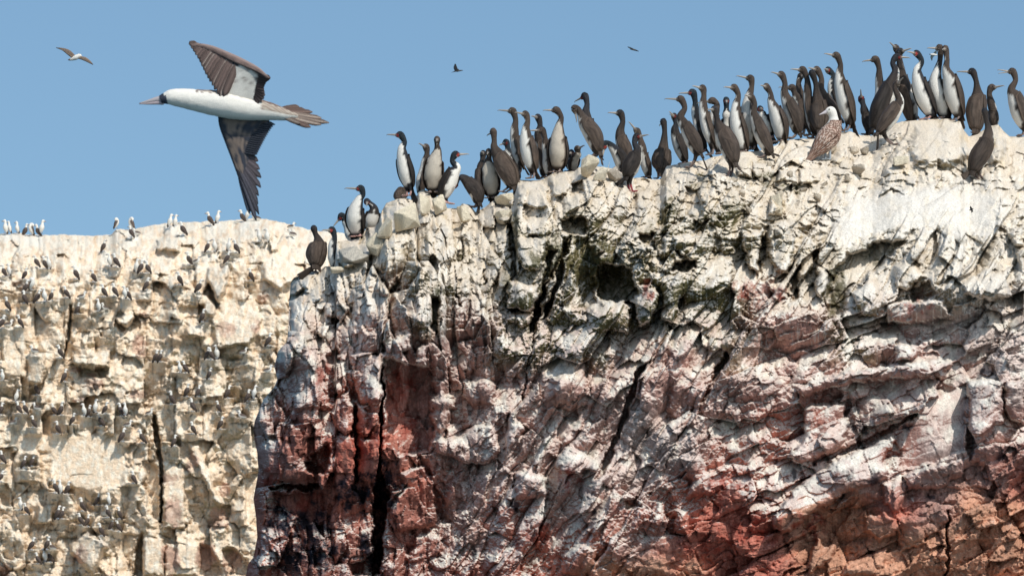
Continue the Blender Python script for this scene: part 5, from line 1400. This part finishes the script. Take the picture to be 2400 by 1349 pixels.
# ------------------------------------------------------------------ loose stones on the crest
def stone(px, py, wx_, hy, label, seed, rot=0., squash=1., dD=-.05, col=(.74, .65, .50)):
    """a broken block whose foot stands at (px, py)"""
    rs = np.random.RandomState(seed)
    Dp = float(near_depth(px, max(py, rim(px) + 3))) + dD; k = Dp / FPX
    import bmesh
    bm = bmesh.new(); c_, s_ = math.cos(rot), math.sin(rot)
    for _ in range(13):                                              # a hull of points scattered on a rough block: flat broken faces
        v = rs.uniform(-1, 1, 3); v = v / max(abs(v)) ** .75 * rs.uniform(.85, 1.0)
        x_, z_ = v[0] * wx_ * .5, v[2] * hy * .5
        bm.verts.new((x_ * c_ - z_ * s_, v[1] * (wx_ + hy) * .3, x_ * s_ + z_ * c_ + hy * .44))
    r_ = bmesh.ops.convex_hull(bm, input=bm.verts[:])
    bmesh.ops.delete(bm, geom=[e for e in r_["geom_interior"] if isinstance(e, bmesh.types.BMVert)], context='VERTS')
    bmesh.ops.bevel(bm, geom=bm.edges[:], offset=1.3, segments=1, affect='EDGES')
    bmesh.ops.triangulate(bm, faces=bm.faces[:])
    for _ in range(3): bmesh.ops.subdivide_edges(bm, edges=bm.edges[:], cuts=1, use_grid_fill=True)
    for v in bm.verts:
        q_ = v.co; nn_ = float(fbm(np.array(q_.x / 9 + seed), np.array(q_.z / 9 + q_.y / 7), seed, 3))
        v.co = q_ + q_.normalized() * nn_ * 1.8
    me = bpy.data.meshes.new("stone"); bm.to_mesh(me); bm.free()
    n = len(me.vertices); co = np.zeros(n * 3); me.vertices.foreach_get("co", co); co = co.reshape(-1, 3)
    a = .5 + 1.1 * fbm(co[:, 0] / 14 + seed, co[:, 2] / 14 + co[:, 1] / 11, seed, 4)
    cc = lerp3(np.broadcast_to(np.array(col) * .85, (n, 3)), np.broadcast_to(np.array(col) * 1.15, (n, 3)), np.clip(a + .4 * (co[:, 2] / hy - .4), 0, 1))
    at = me.attributes.new("tint", 'FLOAT_COLOR', 'POINT'); c4 = np.ones((n, 4), np.float32); c4[:, :3] = np.clip(cc, 0, 1); at.data.foreach_set("color", c4.reshape(-1))
    me.materials.append(STONE)
    o = bpy.data.objects.new("stone", me); COL.objects.link(o); o.location = pos(px, py, Dp); o.scale = (k, k, k)
    tag(o, label, "stone", "loose stones on the crest")
stone(995, 502, 28, 60, "upright pale finger of stone between two cormorants on the left boulder pile", 1, .05)
stone(950, 540, 74, 72, "big rounded pale boulder below the tall black and white cormorant", 2, .3)
stone(905, 560, 40, 62, "cream boulder at the left foot of the boulder pile", 3, -.2)
stone(1030, 500, 38, 46, "small pale stone right of the upright finger of stone", 4, .4)
stone(1088, 520, 32, 44, "pale rounded block below the bent-over cormorant", 5, .2)
stone(1183, 485, 52, 36, "flat-topped wedge stone under the fanned tail of the brown cormorant", 6, .1)
stone(1182, 526, 46, 46, "pale chunky stone below the flat-topped wedge", 7, .6)
stone(1386, 415, 54, 60, "square cream block under the preening brown cormorant", 8, .05, dD=-.1)
stone(1408, 432, 30, 52, "narrow pale slab leaning right of the square block", 9, -.3)
stone(1440, 424, 36, 36, "grey-brown stone on the skyline in the dip of the crest", 10, .3, col=(.48, .42, .35))
stone(790, 640, 34, 22, "small cream stone beside the tail of the leftmost cormorant", 11, .2)
stone(828, 618, 80, 52, "low grey-white block at the left end of the crest", 12, .1, col=(.58, .53, .45))
stone(880, 600, 42, 56, "cream stone leaning against the grey-white block", 13, .5)
stone(2010, 412, 40, 30, "small brown-grey stone at the top of the white slope", 14, .3, col=(.5, .43, .35))
stone(2112, 388, 44, 26, "low rounded stone on the slope below the young cormorant", 15, .2)
stone(2318, 345, 38, 54, "upright pale stone right of the dome", 16, .05)
stone(1820, 505, 32, 54, "stubby cream pillar in the broken ledges below the middle group", 17, .1)
rs_ = random.Random(77); spots_ = []
WORDS = ["lumpy", "angular", "wedge-shaped", "rounded", "flat", "knobbly", "cracked", "pointed", "squat", "slanting", "blocky", "stubby", "chipped", "domed"]
for i in range(14):
    x_ = 1715 + i * 24 + rs_.uniform(-8, 8); y_ = rim(x_) + rs_.uniform(40, 150)
    stone(x_, y_, rs_.uniform(16, 30), rs_.uniform(12, 24), f"small {WORDS[i]} stone in the broken rubble right of centre, {ORD[i]} from left of fourteen", 100 + i, rs_.uniform(-.5, .5), dD=.02,
          col=tuple(np.array((.62, .53, .42)) * rs_.uniform(.72, 1.05)))
# ------------------------------------------------------------------ sea
me = bpy.data.meshes.new("water")
me.from_pydata([(-3000, -200, 0), (3000, -200, 0), (3000, 5000, 0), (-3000, 5000, 0)], [], [(0, 1, 2, 3)])
wm = bpy.data.materials.new("sea_water"); wm.use_nodes = True
b = wm.node_tree.nodes["Principled BSDF"]
b.inputs["Base Color"].default_value = (.03, .075, .09, 1); b.inputs["Roughness"].default_value = .12
nz = wm.node_tree.nodes.new("ShaderNodeTexNoise"); nz.inputs["Scale"].default_value = 900
bm_ = wm.node_tree.nodes.new("ShaderNodeBump"); bm_.inputs["Strength"].default_value = .6
wm.node_tree.links.new(nz.outputs[0], bm_.inputs["Height"]); wm.node_tree.links.new(bm_.outputs[0], b.inputs["Normal"])
me.materials.append(wm)
o = bpy.data.objects.new("water", me); COL.objects.link(o); tag(o, kind="structure")
